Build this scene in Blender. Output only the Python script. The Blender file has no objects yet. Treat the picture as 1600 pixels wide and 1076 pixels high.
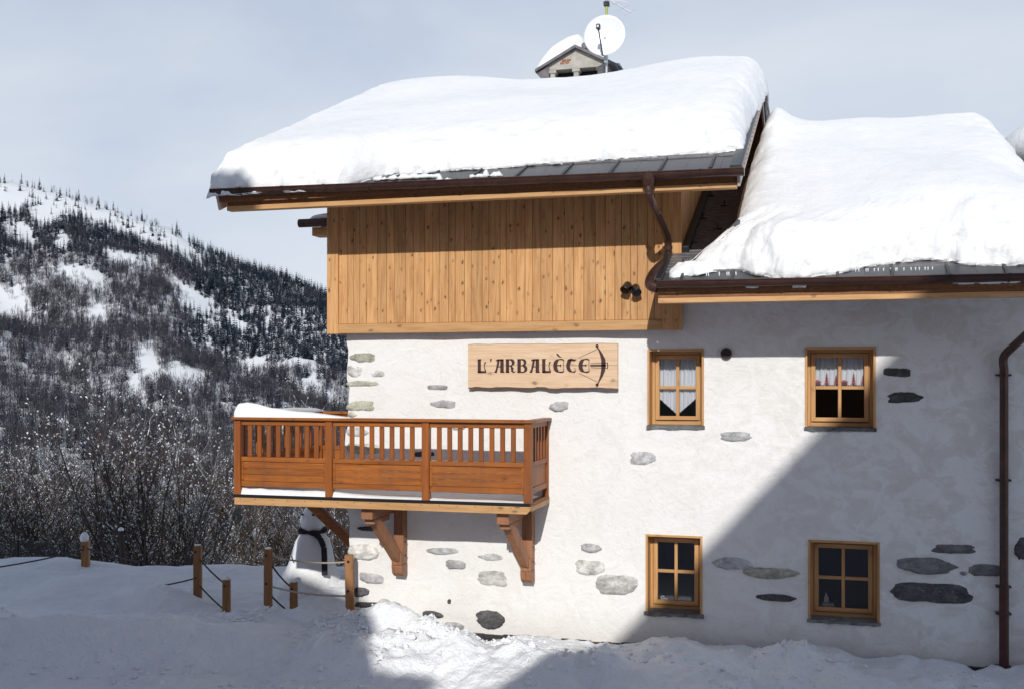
import bpy, bmesh, math, random
import numpy as np
from mathutils import Vector, Matrix
random.seed(7); rng = np.random.default_rng(11)
R = math.radians
scene = bpy.context.scene
col = scene.collection

# ------------------------------------------------------------------ camera
CAMZ = 3.7
YAW = 15.635
S_, C_ = math.sin(R(YAW)), math.cos(R(YAW))
cam_d = bpy.data.cameras.new('camera'); cam = bpy.data.objects.new('camera', cam_d); col.objects.link(cam)
cam.location = (0, 0, CAMZ); cam.rotation_euler = (R(90), 0, R(YAW))
cam_d.sensor_width = 36; cam_d.lens = 1708/1600*36
cam_d.shift_x = 0; cam_d.shift_y = 50/1600
cam_d.clip_start = 0.1; cam_d.clip_end = 9000
scene.camera = cam

# ------------------------------------------------------------------ light
SUN_DIR = Vector((-.13, 1, -.53)).normalized()
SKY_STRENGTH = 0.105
world = bpy.data.worlds.new('World'); scene.world = world; world.use_nodes = True
nt = world.node_tree; nt.nodes.clear()
def wn(t, **k):
    n = nt.nodes.new(t)
    for a, b in k.items(): setattr(n, a, b)
    return n
sky = wn('ShaderNodeTexSky', sky_type='NISHITA', sun_disc=False)
sky.sun_elevation = math.asin(-SUN_DIR.z); sky.sun_rotation = math.atan2(-SUN_DIR.x, -SUN_DIR.y)
sky.altitude = 1500; sky.dust_density = 1.0; sky.air_density = 1.0
tc = wn('ShaderNodeTexCoord')
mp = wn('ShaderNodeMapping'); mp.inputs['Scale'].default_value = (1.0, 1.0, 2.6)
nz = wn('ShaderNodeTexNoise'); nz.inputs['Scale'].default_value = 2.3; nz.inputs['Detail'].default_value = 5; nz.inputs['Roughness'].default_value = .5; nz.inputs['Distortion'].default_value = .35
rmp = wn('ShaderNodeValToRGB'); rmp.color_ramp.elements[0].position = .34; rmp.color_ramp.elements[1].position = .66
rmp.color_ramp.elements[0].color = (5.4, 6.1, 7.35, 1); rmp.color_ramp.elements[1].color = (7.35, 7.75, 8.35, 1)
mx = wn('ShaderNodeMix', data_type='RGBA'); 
sepz = wn('ShaderNodeSeparateXYZ'); veil = wn('ShaderNodeMapRange'); veil.inputs[1].default_value = .22; veil.inputs[2].default_value = .62; veil.inputs[3].default_value = .95; veil.inputs[4].default_value = .14   # cloud veil thinned towards the zenith to dim the overhead fill light
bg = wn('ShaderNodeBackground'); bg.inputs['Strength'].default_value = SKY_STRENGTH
out = wn('ShaderNodeOutputWorld')
L = nt.links.new
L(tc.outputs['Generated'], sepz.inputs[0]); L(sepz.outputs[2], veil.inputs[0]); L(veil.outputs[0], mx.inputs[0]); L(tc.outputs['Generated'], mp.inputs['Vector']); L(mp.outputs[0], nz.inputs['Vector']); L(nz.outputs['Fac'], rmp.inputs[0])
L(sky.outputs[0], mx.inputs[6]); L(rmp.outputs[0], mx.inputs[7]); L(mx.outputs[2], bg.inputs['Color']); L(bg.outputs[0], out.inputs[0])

sun_d = bpy.data.lights.new('sun', 'SUN'); sun_d.energy = 3.3; sun_d.angle = R(.7); sun_d.color = (1, .965, .905)
sun = bpy.data.objects.new('sun', sun_d); col.objects.link(sun); sun.location = (3, -8, 30)
sun.rotation_euler = SUN_DIR.to_track_quat('-Z', 'Y').to_euler()
scene.view_settings.view_transform = 'Standard'; scene.view_settings.look = 'None'
scene.view_settings.exposure = 0; scene.view_settings.gamma = 1; scene.view_settings.use_curve_mapping = False

# ------------------------------------------------------------------ survey helper: photo pixel -> world point on a plane
def at(u, v, y=None, z=None, t=None):
    X = (u-800)/1708; Z = (588-v)/1708
    dx = -S_+X*C_; dy = C_+X*S_
    if y is not None: t = y/dy
    elif z is not None: t = (z-CAMZ)/Z
    return Vector((t*dx, t*dy, CAMZ+t*Z))

# ------------------------------------------------------------------ mesh helpers
class MB:
    def __init__(s): s.v = []; s.f = []; s.m = []
    def add(s, vs, fs, m=0):
        o = len(s.v); s.v.extend([tuple(p) for p in vs]); s.f.extend([tuple(i+o for i in f) for f in fs]); s.m.extend([m]*len(fs)); return s
    def box(s, x0, x1, y0, y1, z0, z1, ch=0.004, m=0, mat=None):
        x0, x1 = min(x0, x1), max(x0, x1); y0, y1 = min(y0, y1), max(y0, y1); z0, z1 = min(z0, z1), max(z0, z1)
        c = ((x0+x1)/2, (y0+y1)/2, (z0+z1)/2); h = ((x1-x0)/2, (y1-y0)/2, (z1-z0)/2)
        ch = min(ch, .45*min(h))
        V = []; idx = {}
        for sx in (-1, 1):
            for sy in (-1, 1):
                for sz in (-1, 1):
                    sg = (sx, sy, sz)
                    for a in range(3):
                        p = [sg[k]*(h[k]-(0 if k == a else ch)) for k in range(3)]
                        idx[(sg, a)] = len(V); V.append(p)
        F = []
        def face(ids):
            pts = [Vector(V[i]) for i in ids]; n = Vector((0, 0, 0)); cc = sum(pts, Vector())/len(pts)
            for i in range(len(pts)): n += pts[i].cross(pts[(i+1) % len(pts)])
            F.append(ids if n.dot(cc) > 0 else ids[::-1])
        for a in range(3):
            b, d = (a+1) % 3, (a+2) % 3
            for sa in (-1, 1):
                q = []
                for sb, sd in ((-1, -1), (1, -1), (1, 1), (-1, 1)):
                    sg = [0]*3; sg[a] = sa; sg[b] = sb; sg[d] = sd; q.append(idx[(tuple(sg), a)])
                face(q)
            for sb in (-1, 1):
                for sd in (-1, 1):
                    s1 = [0]*3; s1[a] = -1; s1[b] = sb; s1[d] = sd; s2 = list(s1); s2[a] = 1
                    face([idx[(tuple(s1), b)], idx[(tuple(s2), b)], idx[(tuple(s2), d)], idx[(tuple(s1), d)]])
        for sx in (-1, 1):
            for sy in (-1, 1):
                for sz in (-1, 1): face([idx[((sx, sy, sz), a)] for a in range(3)])
        P = [Vector(p) for p in V]
        if mat is not None: P = [mat @ p for p in P]
        else: P = [p+Vector(c) for p in P]
        return s.add(P, F, m)
    def beam(s, p0, p1, w, h, ch=.005, up=(0, 0, 1), m=0):
        p0, p1 = Vector(p0), Vector(p1); d = (p1-p0); l = d.length; d.normalize()
        sx = d.cross(Vector(up)).normalized(); sz = sx.cross(d)
        M = Matrix((sx, d, sz)).transposed().to_4x4(); M.translation = (p0+p1)/2
        return s.box(-w/2, w/2, -l/2, l/2, -h/2, h/2, ch, m, M)
    def tube(s, pts, r, n=10, cap=True, m=0):
        pts = [Vector(p) for p in pts]; rs = r if isinstance(r, (list, tuple)) else [r]*len(pts)
        V = []; F = []; ref = None
        for i, p in enumerate(pts):
            a = pts[max(i-1, 0)]; b = pts[min(i+1, len(pts)-1)]; d = (b-a).normalized()
            if ref is None:
                ref = Vector((0, 0, 1)) if abs(d.z) < .9 else Vector((1, 0, 0))
            sx = (ref-d*ref.dot(d)).normalized(); sy = d.cross(sx); ref = sx
            for k in range(n):
                q = 2*math.pi*k/n; V.append(p+(sx*math.cos(q)+sy*math.sin(q))*rs[i])
        for i in range(len(pts)-1):
            for k in range(n):
                a = i*n+k; b = i*n+(k+1) % n; F.append((a, b, b+n, a+n))
        if cap: F.append(tuple(range(n))[::-1]); F.append(tuple(range((len(pts)-1)*n, len(pts)*n)))
        return s.add(V, F, m)
    def prism(s, poly, axis, a0, a1, m=0):
        """poly: 2D outline; axis 'x': (y,z) extruded in x, 'y': (x,z), 'z': (x,y)"""
        n = len(poly)
        ar = sum(poly[i][0]*poly[(i+1) % n][1]-poly[(i+1) % n][0]*poly[i][1] for i in range(n))
        if ar < 0: poly = poly[::-1]
        def mk(p, a): return {'x': (a, p[0], p[1]), 'y': (p[0], a, p[1]), 'z': (p[0], p[1], a)}[axis]
        V = [mk(p, a0) for p in poly]+[mk(p, a1) for p in poly]
        F = [tuple(range(n))[::-1], tuple(range(n, 2*n))]+[(i, (i+1) % n, (i+1) % n+n, i+n) for i in range(n)]
        if axis == 'y': F = [f[::-1] for f in F]
        if a1 < a0: F = [f[::-1] for f in F]
        return s.add(V, F, m)
    def blob(s, c, r, n=10, k=7, jit=0, m=0):
        c = Vector(c); V = [c+Vector((0, 0, r[2]))]; F = []
        for i in range(1, k):
            ph = math.pi*i/k
            for j in range(n):
                q = 2*math.pi*j/n; jj = 1+random.uniform(-jit, jit)
                V.append(c+Vector((r[0]*math.sin(ph)*math.cos(q)*jj, r[1]*math.sin(ph)*math.sin(q)*jj, r[2]*math.cos(ph)*jj)))
        V.append(c-Vector((0, 0, r[2])))
        for j in range(n): F.append((0, 1+j, 1+(j+1) % n))
        for i in range(k-2):
            for j in range(n):
                a = 1+i*n+j; b = 1+i*n+(j+1) % n; F.append((a, a+n, b+n, b))
        e = len(V)-1; o = 1+(k-2)*n
        for j in range(n): F.append((e, o+(j+1) % n, o+j))
        return s.add(V, F, m)
def wloc(o):
    l = Vector((0, 0, 0))
    while o is not None: l += o.location; o = o.parent
    return l
def obj(name, mb, mats, parent=None, smooth=False, loc=None):
    me = bpy.data.meshes.new(name)
    o = bpy.data.objects.new(name, me); col.objects.link(o)
    if parent is not None: o.parent = parent
    if loc is not None: o.location = Vector(loc)-(wloc(parent) if parent else Vector())
    off = wloc(o)
    me.from_pydata([(p[0]-off.x, p[1]-off.y, p[2]-off.z) for p in mb.v], [], mb.f)
    if not isinstance(mats, (list, tuple)): mats = [mats]
    for q in mats: me.materials.append(q)
    if len(mats) > 1: me.polygons.foreach_set('material_index', mb.m)
    if smooth: me.polygons.foreach_set('use_smooth', [True]*len(me.polygons))
    me.update()
    return o
def npobj(name, V, F, mat, parent=None, smooth=True, midx=None):
    """V (n,3) array, F (m,k) array"""
    me = bpy.data.meshes.new(name); V = np.ascontiguousarray(V, dtype=np.float32); F = np.ascontiguousarray(F, dtype=np.int32)
    m, k = F.shape
    me.vertices.add(len(V)); me.vertices.foreach_set('co', V.ravel())
    me.loops.add(m*k); me.loops.foreach_set('vertex_index', F.ravel())
    me.polygons.add(m); me.polygons.foreach_set('loop_start', np.arange(0, m*k, k, dtype=np.int32)); me.polygons.foreach_set('loop_total', np.full(m, k, dtype=np.int32))
    mats = mat if isinstance(mat, (list, tuple)) else [mat]
    for q in mats: me.materials.append(q)
    if midx is not None: me.polygons.foreach_set('material_index', np.asarray(midx, dtype=np.int32))
    me.polygons.foreach_set('use_smooth', np.full(m, smooth, dtype=bool))
    me.update(calc_edges=True); me.validate()
    o = bpy.data.objects.new(name, me); col.objects.link(o)
    if parent is not None: o.parent = parent
    return o
def tag(o, label=None, cat=None, group=None, kind=None):
    if label: o['label'] = label
    if cat: o['category'] = cat
    if group: o['group'] = group
    if kind: o['kind'] = kind
    return o
def thing(name, label, cat, loc=(0, 0, 0), group=None):
    o = bpy.data.objects.new(name, None); o.empty_display_size = .2; col.objects.link(o); o.location = loc
    return tag(o, label, cat, group)

# numpy value noise
def _h(ix, iy, seed):
    n = (ix.astype(np.int64)*374761393+iy.astype(np.int64)*668265263+seed*974634777) & 0xffffffff
    n = ((n ^ (n >> 13))*1274126177) & 0xffffffff
    return ((n ^ (n >> 16)) & 0xffff)/65535.0
def vn(x, y, seed=0):
    x = np.asarray(x, dtype=float); y = np.asarray(y, dtype=float)
    ix = np.floor(x); iy = np.floor(y); fx = x-ix; fy = y-iy
    fx = fx*fx*fx*(fx*(fx*6-15)+10); fy = fy*fy*fy*(fy*(fy*6-15)+10)
    a = _h(ix, iy, seed); b = _h(ix+1, iy, seed); c = _h(ix, iy+1, seed); d = _h(ix+1, iy+1, seed)
    return (a*(1-fx)+b*fx)*(1-fy)+(c*(1-fx)+d*fx)*fy-.5
def fbm(x, y, seed=0, o=4, g=.5):
    s = 0; a = 1
    for k in range(o):
        c, sn = math.cos(k*.7), math.sin(k*.7)
        s = s+a*vn((x*c-y*sn)*2**k+17.3*k, (x*sn+y*c)*2**k, seed+k); a *= g
    return s
def sstep(a, b, x):
    t = np.clip((x-a)/(b-a), 0, 1); return t*t*(3-2*t)

# ------------------------------------------------------------------ materials
def mat(name):
    m = bpy.data.materials.new(name); m.use_nodes = True; n = m.node_tree; n.nodes.clear()
    o = n.nodes.new('ShaderNodeOutputMaterial'); b = n.nodes.new('ShaderNodeBsdfPrincipled'); n.links.new(b.outputs[0], o.inputs[0])
    return m, n, b
class NB:
    def __init__(s, n): s.n = n
    def node(s, t, **k):
        q = s.n.nodes.new(t)
        for a, b in k.items(): setattr(q, a, b)
        return q
    def link(s, a, b): s.n.links.new(a, b)
    def coords(s, kind='Object', scale=(1, 1, 1), rnd=False):
        c = s.node('ShaderNodeTexCoord'); src = c.outputs[kind]
        if rnd:
            oi = s.node('ShaderNodeObjectInfo'); mu = s.node('ShaderNodeMath', operation='MULTIPLY'); mu.inputs[1].default_value = 37.0
            s.link(oi.outputs['Random'], mu.inputs[0]); ad = s.node('ShaderNodeVectorMath', operation='ADD')
            s.link(src, ad.inputs[0]); s.link(mu.outputs[0], ad.inputs[1]); src = ad.outputs[0]
        m = s.node('ShaderNodeMapping'); m.inputs['Scale'].default_value = scale; s.link(src, m.inputs['Vector']); return m.outputs[0]
    def noise(s, vec, scale, detail=4, rough=.55, dist=0):
        q = s.node('ShaderNodeTexNoise'); q.inputs['Scale'].default_value = scale; q.inputs['Detail'].default_value = detail
        q.inputs['Roughness'].default_value = rough; q.inputs['Distortion'].default_value = dist; s.link(vec, q.inputs['Vector']); return q.outputs['Fac']
    def ramp(s, fac, stops):
        q = s.node('ShaderNodeValToRGB'); e = q.color_ramp.elements
        while len(e) < len(stops): e.new(.5)
        for i, (p, c) in enumerate(stops): e[i].position = p; e[i].color = (*c, 1) if len(c) == 3 else c
        s.link(fac, q.inputs[0]); return q.outputs[0]
    def mix(s, fac, a, b, mode='MIX'):
        q = s.node('ShaderNodeMix', data_type='RGBA', blend_type=mode)
        for i, x in ((0, fac), (6, a), (7, b)):
            if isinstance(x, (int, float)): q.inputs[i].default_value = x
            elif isinstance(x, tuple): q.inputs[i].default_value = (*x, 1)
            else: s.link(x, q.inputs[i])
        return q.outputs[2]
    def math(s, op, a, b=None, clamp=False):
        q = s.node('ShaderNodeMath', operation=op); q.use_clamp = clamp
        for i, x in ((0, a), (1, b)):
            if x is None: continue
            if isinstance(x, (int, float)): q.inputs[i].default_value = x
            else: s.link(x, q.inputs[i])
        return q.outputs[0]
    def bump(s, h, strength, dist=.01, normal=None):
        q = s.node('ShaderNodeBump'); q.inputs['Strength'].default_value = strength; q.inputs['Distance'].default_value = dist; s.link(h, q.inputs['Height'])
        if normal is not None: s.link(normal, q.inputs['Normal'])
        return q.outputs[0]
    def randval(s, lo, hi):
        oi = s.node('ShaderNodeObjectInfo'); m = s.node('ShaderNodeMapRange'); m.inputs[3].default_value = lo; m.inputs[4].default_value = hi; s.link(oi.outputs['Random'], m.inputs[0]); return m.outputs[0]

def wood(name, dark, mid, light, axis='z', knots=.5, vary=.22, rough=.6, kscale=3.0, weather=0):
    m, n, b = mat(name); q = NB(n)
    st = {'z': (14, 14, .9), 'x': (.9, 14, 14), 'y': (14, .9, 14)}[axis]
    v = q.coords('Object', st, True)
    g = q.noise(v, 1.6, 6, .65, .6); c = q.ramp(g, [(.25, dark), (.5, mid), (.75, light)])
    g2 = q.noise(v, 6.0, 3, .6, .2)
    c = q.mix(q.math('MULTIPLY', g2, .35), c, dark)
    kv = q.coords('Object', {'z': (1.6, 1.6, .9), 'x': (.9, 1.6, 1.6), 'y': (1.6, .9, 1.6)}[axis], True)
    vo = q.node('ShaderNodeTexVoronoi'); vo.inputs['Scale'].default_value = kscale*1.6; vo.inputs['Randomness'].default_value = 1
    wv = q.node('ShaderNodeVectorMath', operation='ADD'); nn = q.node('ShaderNodeTexNoise'); nn.inputs['Scale'].default_value = 9; q.link(kv, nn.inputs['Vector'])
    sc = q.node('ShaderNodeVectorMath', operation='SCALE'); sc.inputs['Scale'].default_value = .09; q.link(nn.outputs['Color'], sc.inputs[0])
    q.link(kv, wv.inputs[0]); q.link(sc.outputs[0], wv.inputs[1]); q.link(wv.outputs[0], vo.inputs['Vector'])
    k = q.ramp(vo.outputs['Distance'], [(0.0, (1, 1, 1)), (.10, (.9, .9, .9)), (.17, (.25, .25, .25)), (.30, (0, 0, 0))])
    gs = q.node('ShaderNodeSeparateColor'); q.link(vo.outputs['Color'], gs.inputs[0])
    k = q.math('MULTIPLY', k, q.ramp(gs.outputs[0], [(.15, (0, 0, 0)), (.6, (1, 1, 1))]))
    c = q.mix(q.math('MULTIPLY', k, knots), c, tuple(x*.28 for x in dark))
    fs = {'z': (60, 60, 1.3), 'x': (1.3, 60, 60), 'y': (60, 1.3, 60)}[axis]
    g3 = q.noise(q.coords('Object', fs, True), 1.5, 4, .7, .4); c = q.mix(q.math('MULTIPLY', q.ramp(g3, [(.54, (0, 0, 0)), (.72, (1, 1, 1))]), .55), c, tuple(x*.75 for x in dark))
    br = q.randval(1-vary, 1+vary*.7)
    hs = q.node('ShaderNodeHueSaturation'); q.link(br, hs.inputs['Value']); q.link(c, hs.inputs['Color'])
    c = hs.outputs[0]
    if weather:
        wz = q.noise(q.coords('Object', (3, 3, .5)), 1.2, 5, .6, .3)
        c = q.mix(q.math('MULTIPLY', q.ramp(wz, [(.45, (0, 0, 0)), (.75, (1, 1, 1))]), weather), c, tuple(x*.55+.02 for x in dark))
    q.link(c, b.inputs['Base Color']); b.inputs['Roughness'].default_value = rough
    q.link(q.bump(g2, .25, .004), b.inputs['Normal'])
    return m
M = {}
M['larch'] = wood('larch cladding', (.40, .18, .062), (.66, .355, .138), (.80, .51, .245), 'z', 1.0, .15, .6, 4.2, .2)
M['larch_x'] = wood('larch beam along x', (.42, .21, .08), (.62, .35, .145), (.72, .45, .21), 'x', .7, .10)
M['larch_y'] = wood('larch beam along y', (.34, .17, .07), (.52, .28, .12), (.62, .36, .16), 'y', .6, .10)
M['window_wood'] = wood('window wood', (.40, .20, .075), (.60, .335, .135), (.70, .42, .18), 'z', .45, .08, .45)
M['window_wood_x'] = wood('window wood x', (.40, .20, .075), (.60, .335, .135), (.70, .42, .18), 'x', .35, .08, .45)
M['stain_z'] = wood('orange stained wood z', (.20, .052, .007), (.32, .090, .011), (.41, .130, .018), 'z', .35, .12, .5, 3.4, .45)
M['stain_x'] = wood('orange stained wood x', (.22, .060, .008), (.37, .112, .013), (.50, .175, .026), 'x', .6, .14, .5, 3.4, .45)
M['brown_z'] = wood('brown bracket wood', (.20, .08, .035), (.34, .155, .075), (.42, .21, .11), 'z', .3, .12)
M['brown_x'] = wood('brown bracket wood x', (.20, .08, .035), (.34, .155, .075), (.42, .21, .11), 'y', .3, .12)
M['post_wood'] = wood('weathered post wood', (.20, .085, .03), (.33, .155, .06), (.42, .22, .10), 'z', .3, .15, .7)
M['sign_wood'] = wood('pale sign wood', (.58, .37, .22), (.74, .53, .35), (.80, .62, .44), 'x', .8, .03, .6, 2.4)
M['bark'] = wood('bark edge', (.10, .05, .03), (.16, .085, .05), (.24, .13, .08), 'x', .2, .1, .9)
M['barge'] = wood('pale barge board', (.45, .33, .27), (.62, .48, .40), (.70, .58, .50), 'y', .2, .05, .6)
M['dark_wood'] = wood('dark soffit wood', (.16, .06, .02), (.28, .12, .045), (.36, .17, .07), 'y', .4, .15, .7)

def simple(name, c, rough=.5, metal=0, var=.15, scale=20, bump=.15, spec=None):
    m, n, b = mat(name); q = NB(n)
    v = q.coords('Object'); f = q.noise(v, scale, 5, .6)
    cc = q.ramp(f, [(.3, tuple(x*(1-var) for x in c)), (.7, tuple(min(1, x*(1+var)) for x in c))])
    q.link(cc, b.inputs['Base Color']); b.inputs['Roughness'].default_value = rough; b.inputs['Metallic'].default_value = metal
    if spec is not None: b.inputs['Specular IOR Level'].default_value = spec
    if bump: q.link(q.bump(f, bump, .01), b.inputs['Normal'])
    return m
M['copper'] = simple('brown painted gutter metal', (.070, .034, .026), .32, .35, .3, 6, .02)
M['zinc'] = simple('grey zinc panel', (.085, .09, .10), .42, .3, .12, 5, .03)
M['seam'] = simple('dark metal seam', (.035, .037, .042), .45, .4, .1, 10, .02)
M['slate'] = simple('dark slate', (.12, .112, .12), .38, 0, .35, 9, .3)
M['black'] = simple('black plastic', (.012, .012, .013), .35, 0, .1, 10, 0)
M['black_metal'] = simple('black metal', (.02, .02, .022), .4, .3, .1, 10, 0)
M['rope'] = simple('pale rope', (.42, .36, .30), .85, 0, .3, 60, .5)
M['rope_dark'] = simple('dark wet rope', (.045, .04, .04), .85, 0, .3, 60, .5)
M['plaster'] = simple('chimney plaster', (.42, .40, .36), .85, 0, .2, 9, .4)
M['brick'] = simple('orange brick', (.34, .15, .09), .85, 0, .3, 14, .4)
M['dish'] = simple('white dish paint', (.74, .76, .78), .35, 0, .03, 3, 0)
M['galv'] = simple('galvanised steel', (.42, .44, .46), .4, .6, .1, 10, 0)
M['green_band'] = simple('yellow green tape', (.35, .42, .08), .5, 0, .1, 10, 0)
M['scarf'] = simple('dark scarf wool', (.022, .018, .026), .95, 0, .3, 90, .6)
M['twig'] = simple('twig', (.05, .035, .028), .9, 0, .3, 20, 0)
M['letter'] = simple('dark brown carved lettering', (.045, .014, .012), .55, 0, .2, 30, 0)
M['asphalt'] = simple('wet dark gravel strip', (.035, .033, .034), .7, 0, .5, 70, .8)
M['room'] = simple('dark interior wall', (.07, .08, .10), .9, 0, .1, 2, 0)
M['tissue'] = simple('white tissue', (.8, .8, .8), .8, 0, .02, 5, 0)
M['red_print'] = simple('faded red print', (.42, .13, .14), .9, 0, .2, 40, 0)
M['dark_print'] = simple('dark purple print', (.16, .08, .10), .9, 0, .2, 40, 0)
M['ice'] = simple('ice', (.8, .85, .9), .15, 0, .02, 5, 0)

def curtain_mat():
    m, n, b = mat('white net curtain'); q = NB(n)
    v = q.coords('Object', (1, 1, 1)); w = q.node('ShaderNodeTexWave'); w.inputs['Scale'].default_value = 22; w.inputs['Distortion'].default_value = 1.5; w.inputs['Detail'].default_value = 2; q.link(v, w.inputs['Vector'])
    q.link(q.ramp(w.outputs['Fac'], [(0, (.62, .64, .68)), (1, (.8, .81, .83))]), b.inputs['Base Color']); b.inputs['Roughness'].default_value = .95
    return m
M['curtain'] = curtain_mat()

def snow_mat(name, fine=1.0, dirt=0, coarse=.25):
    m, n, b = mat(name); q = NB(n)
    v = q.coords('Object'); f1 = q.noise(v, 3.5, 4, .55); f2 = q.noise(v, 45, 3, .6); f3 = q.noise(v, 220, 2, .6)
    c = q.ramp(f1, [(.3, (.83, .85, .875)), (.7, (.885, .895, .905))])
    if dirt:
        d = q.noise(v, 26, 5, .7); c = q.mix(q.math('MULTIPLY', q.ramp(d, [(.62, (0, 0, 0)), (.75, (1, 1, 1))]), dirt), c, (.40, .36, .34))
    q.link(c, b.inputs['Base Color']); b.inputs['Roughness'].default_value = .75; b.inputs['Specular IOR Level'].default_value = .25
    b.inputs['Subsurface Weight'].default_value = 0
    nb = q.bump(f1, coarse*fine, .12); nb = q.bump(q.noise(v, 13, 3, .55), .5*fine, .035, nb); nb = q.bump(f2, .35*fine, .02, nb); nb = q.bump(f3, .3*fine, .004, nb)
    q.link(nb, b.inputs['Normal'])
    return m
M['snow'] = snow_mat('snow', .8, 0, .07)
M['snow_ground'] = snow_mat('trodden snow', 1.3, .10, .45)
M['snow_smooth'] = snow_mat('smooth snow', .35)

def stucco_mat():
    m, n, b = mat('white lime stucco'); q = NB(n)
    v = q.coords('Object', (1, 1, 1.15))
    big = q.noise(v, .9, 3, .5); sw = q.noise(v, 2.6, 6, .62, 1.9); fine = q.noise(v, 38, 5, .65); mid = q.noise(v, 7.5, 5, .6, 1.4)
    c = q.ramp(sw, [(.36, (.84, .83, .81)), (.50, (.82, .81, .795)), (.56, (.775, .755, .73)), (.66, (.81, .80, .785))])
    c = q.mix(q.ramp(big, [(.42, (0, 0, 0)), (.62, (.8, .8, .8))]), (.83, .825, .815), c)
    c = q.mix(q.math('MULTIPLY', q.ramp(mid, [(.56, (0, 0, 0)), (.66, (1, 1, 1))]), .22), c, (.62, .58, .54))
    sp = q.noise(v, 60, 2, .5); c = q.mix(q.math('MULTIPLY', q.ramp(sp, [(.70, (0, 0, 0)), (.74, (1, 1, 1))]), .5), c, (.35, .30, .26))
    # splash dirt close to the ground
    sx = q.node('ShaderNodeSeparateXYZ'); q.link(q.coords('Object'), sx.inputs[0])
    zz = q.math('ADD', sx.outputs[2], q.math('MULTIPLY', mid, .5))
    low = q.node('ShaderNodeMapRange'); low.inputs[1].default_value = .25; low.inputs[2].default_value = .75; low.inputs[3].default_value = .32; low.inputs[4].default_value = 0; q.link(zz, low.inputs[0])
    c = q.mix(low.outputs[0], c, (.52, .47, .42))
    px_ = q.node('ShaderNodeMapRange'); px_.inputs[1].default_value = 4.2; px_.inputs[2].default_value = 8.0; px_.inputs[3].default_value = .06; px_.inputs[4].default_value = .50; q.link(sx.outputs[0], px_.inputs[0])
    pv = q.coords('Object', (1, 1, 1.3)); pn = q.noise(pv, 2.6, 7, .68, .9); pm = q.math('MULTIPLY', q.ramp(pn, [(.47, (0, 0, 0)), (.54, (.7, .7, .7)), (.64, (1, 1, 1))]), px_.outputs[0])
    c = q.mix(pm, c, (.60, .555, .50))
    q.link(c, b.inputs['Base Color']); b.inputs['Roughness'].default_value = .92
    nb = q.bump(pn, .22, .015); nb = q.bump(sw, .28, .05, nb); nb = q.bump(mid, .45, .02, nb); nb = q.bump(fine, .25, .006, nb); q.link(nb, b.inputs['Normal'])
    return m
M['stucco'] = stucco_mat()
def stone_mat(name, c):
    m, n, b = mat(name); q = NB(n)
    v = q.coords('Object', (1, 1, 1.5), True); f = q.noise(v, 8, 6, .66, .3); g = q.noise(v, 30, 4, .7)
    cc = q.ramp(f, [(.28, tuple(x*.45 for x in c)), (.5, c), (.72, tuple(min(1, x*1.6+.02) for x in c))])
    cc = q.mix(q.math('MULTIPLY', q.ramp(g, [(.58, (0, 0, 0)), (.7, (1, 1, 1))]), .5), cc, (.45, .43, .40))
    br = q.randval(.8, 1.2); hs = q.node('ShaderNodeHueSaturation'); q.link(br, hs.inputs['Value']); q.link(cc, hs.inputs['Color'])
    q.link(hs.outputs[0], b.inputs['Base Color']); b.inputs['Roughness'].default_value = .85
    nb = q.bump(f, .5, .03); nb = q.bump(g, .5, .01, nb); q.link(nb, b.inputs['Normal'])
    return m
M['stone_l'] = stone_mat('pale lime-washed stone', (.56, .55, .53))
M['stone_m'] = stone_mat('grey stone', (.42, .42, .43))
M['stone_g'] = stone_mat('greenish stone', (.43, .425, .35))
M['stone_d'] = stone_mat('dark stone', (.075, .075, .078))
def glass_mat():
    m, n, b = mat('window glass'); q = NB(n); n.nodes.remove(b)
    o = [x for x in n.nodes if x.type == 'OUTPUT_MATERIAL'][0]
    g = q.node('ShaderNodeBsdfGlossy'); g.inputs['Roughness'].default_value = .02; g.inputs['Color'].default_value = (.9, .93, 1, 1)
    t = q.node('ShaderNodeBsdfTransparent'); t.inputs['Color'].default_value = (.86, .88, .9, 1)
    fr = q.node('ShaderNodeFresnel'); fr.inputs['IOR'].default_value = 1.6
    mxs = q.node('ShaderNodeMixShader'); q.link(fr.outputs[0], mxs.inputs[0]); q.link(t.outputs[0], mxs.inputs[1]); q.link(g.outputs[0], mxs.inputs[2]); q.link(mxs.outputs[0], o.inputs[0])
    return m
M['glass'] = glass_mat()
def snowy(name, c0, c1, lo, hi, nscale=3.0, rnd=.25, snowc=(.80, .83, .88)):
    """bark or needles with snow lying on whatever faces up"""
    m, n, b = mat(name); q = NB(n)
    ge = q.node('ShaderNodeNewGeometry'); sp = q.node('ShaderNodeSeparateXYZ'); q.link(ge.outputs['Normal'], sp.inputs[0])
    v = q.coords('Object', (1, 1, 1), True); f = q.noise(v, nscale, 3, .6)
    s = q.math('ADD', sp.outputs[2], q.math('MULTIPLY', q.math('SUBTRACT', f, .5), 1.6))
    mr = q.node('ShaderNodeMapRange'); mr.inputs[1].default_value = lo; mr.inputs[2].default_value = hi; q.link(s, mr.inputs[0])
    f2 = q.noise(v, nscale*3, 2, .5); base = q.ramp(f2, [(.3, c0), (.7, c1)])
    br = q.randval(1-rnd, 1+rnd); hs = q.node('ShaderNodeHueSaturation'); q.link(br, hs.inputs['Value']); q.link(base, hs.inputs['Color'])
    q.link(q.mix(mr.outputs[0], hs.outputs[0], snowc), b.inputs['Base Color']); b.inputs['Roughness'].default_value = .9; b.inputs['Specular IOR Level'].default_value = .1
    return m
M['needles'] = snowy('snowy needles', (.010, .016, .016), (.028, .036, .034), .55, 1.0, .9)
M['needles_far'] = snowy('far haze-blue snowy needles', (.010, .017, .030), (.026, .038, .060), .70, 1.35, .12)  # distance haze put into the colour: bluer than the near needles
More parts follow.
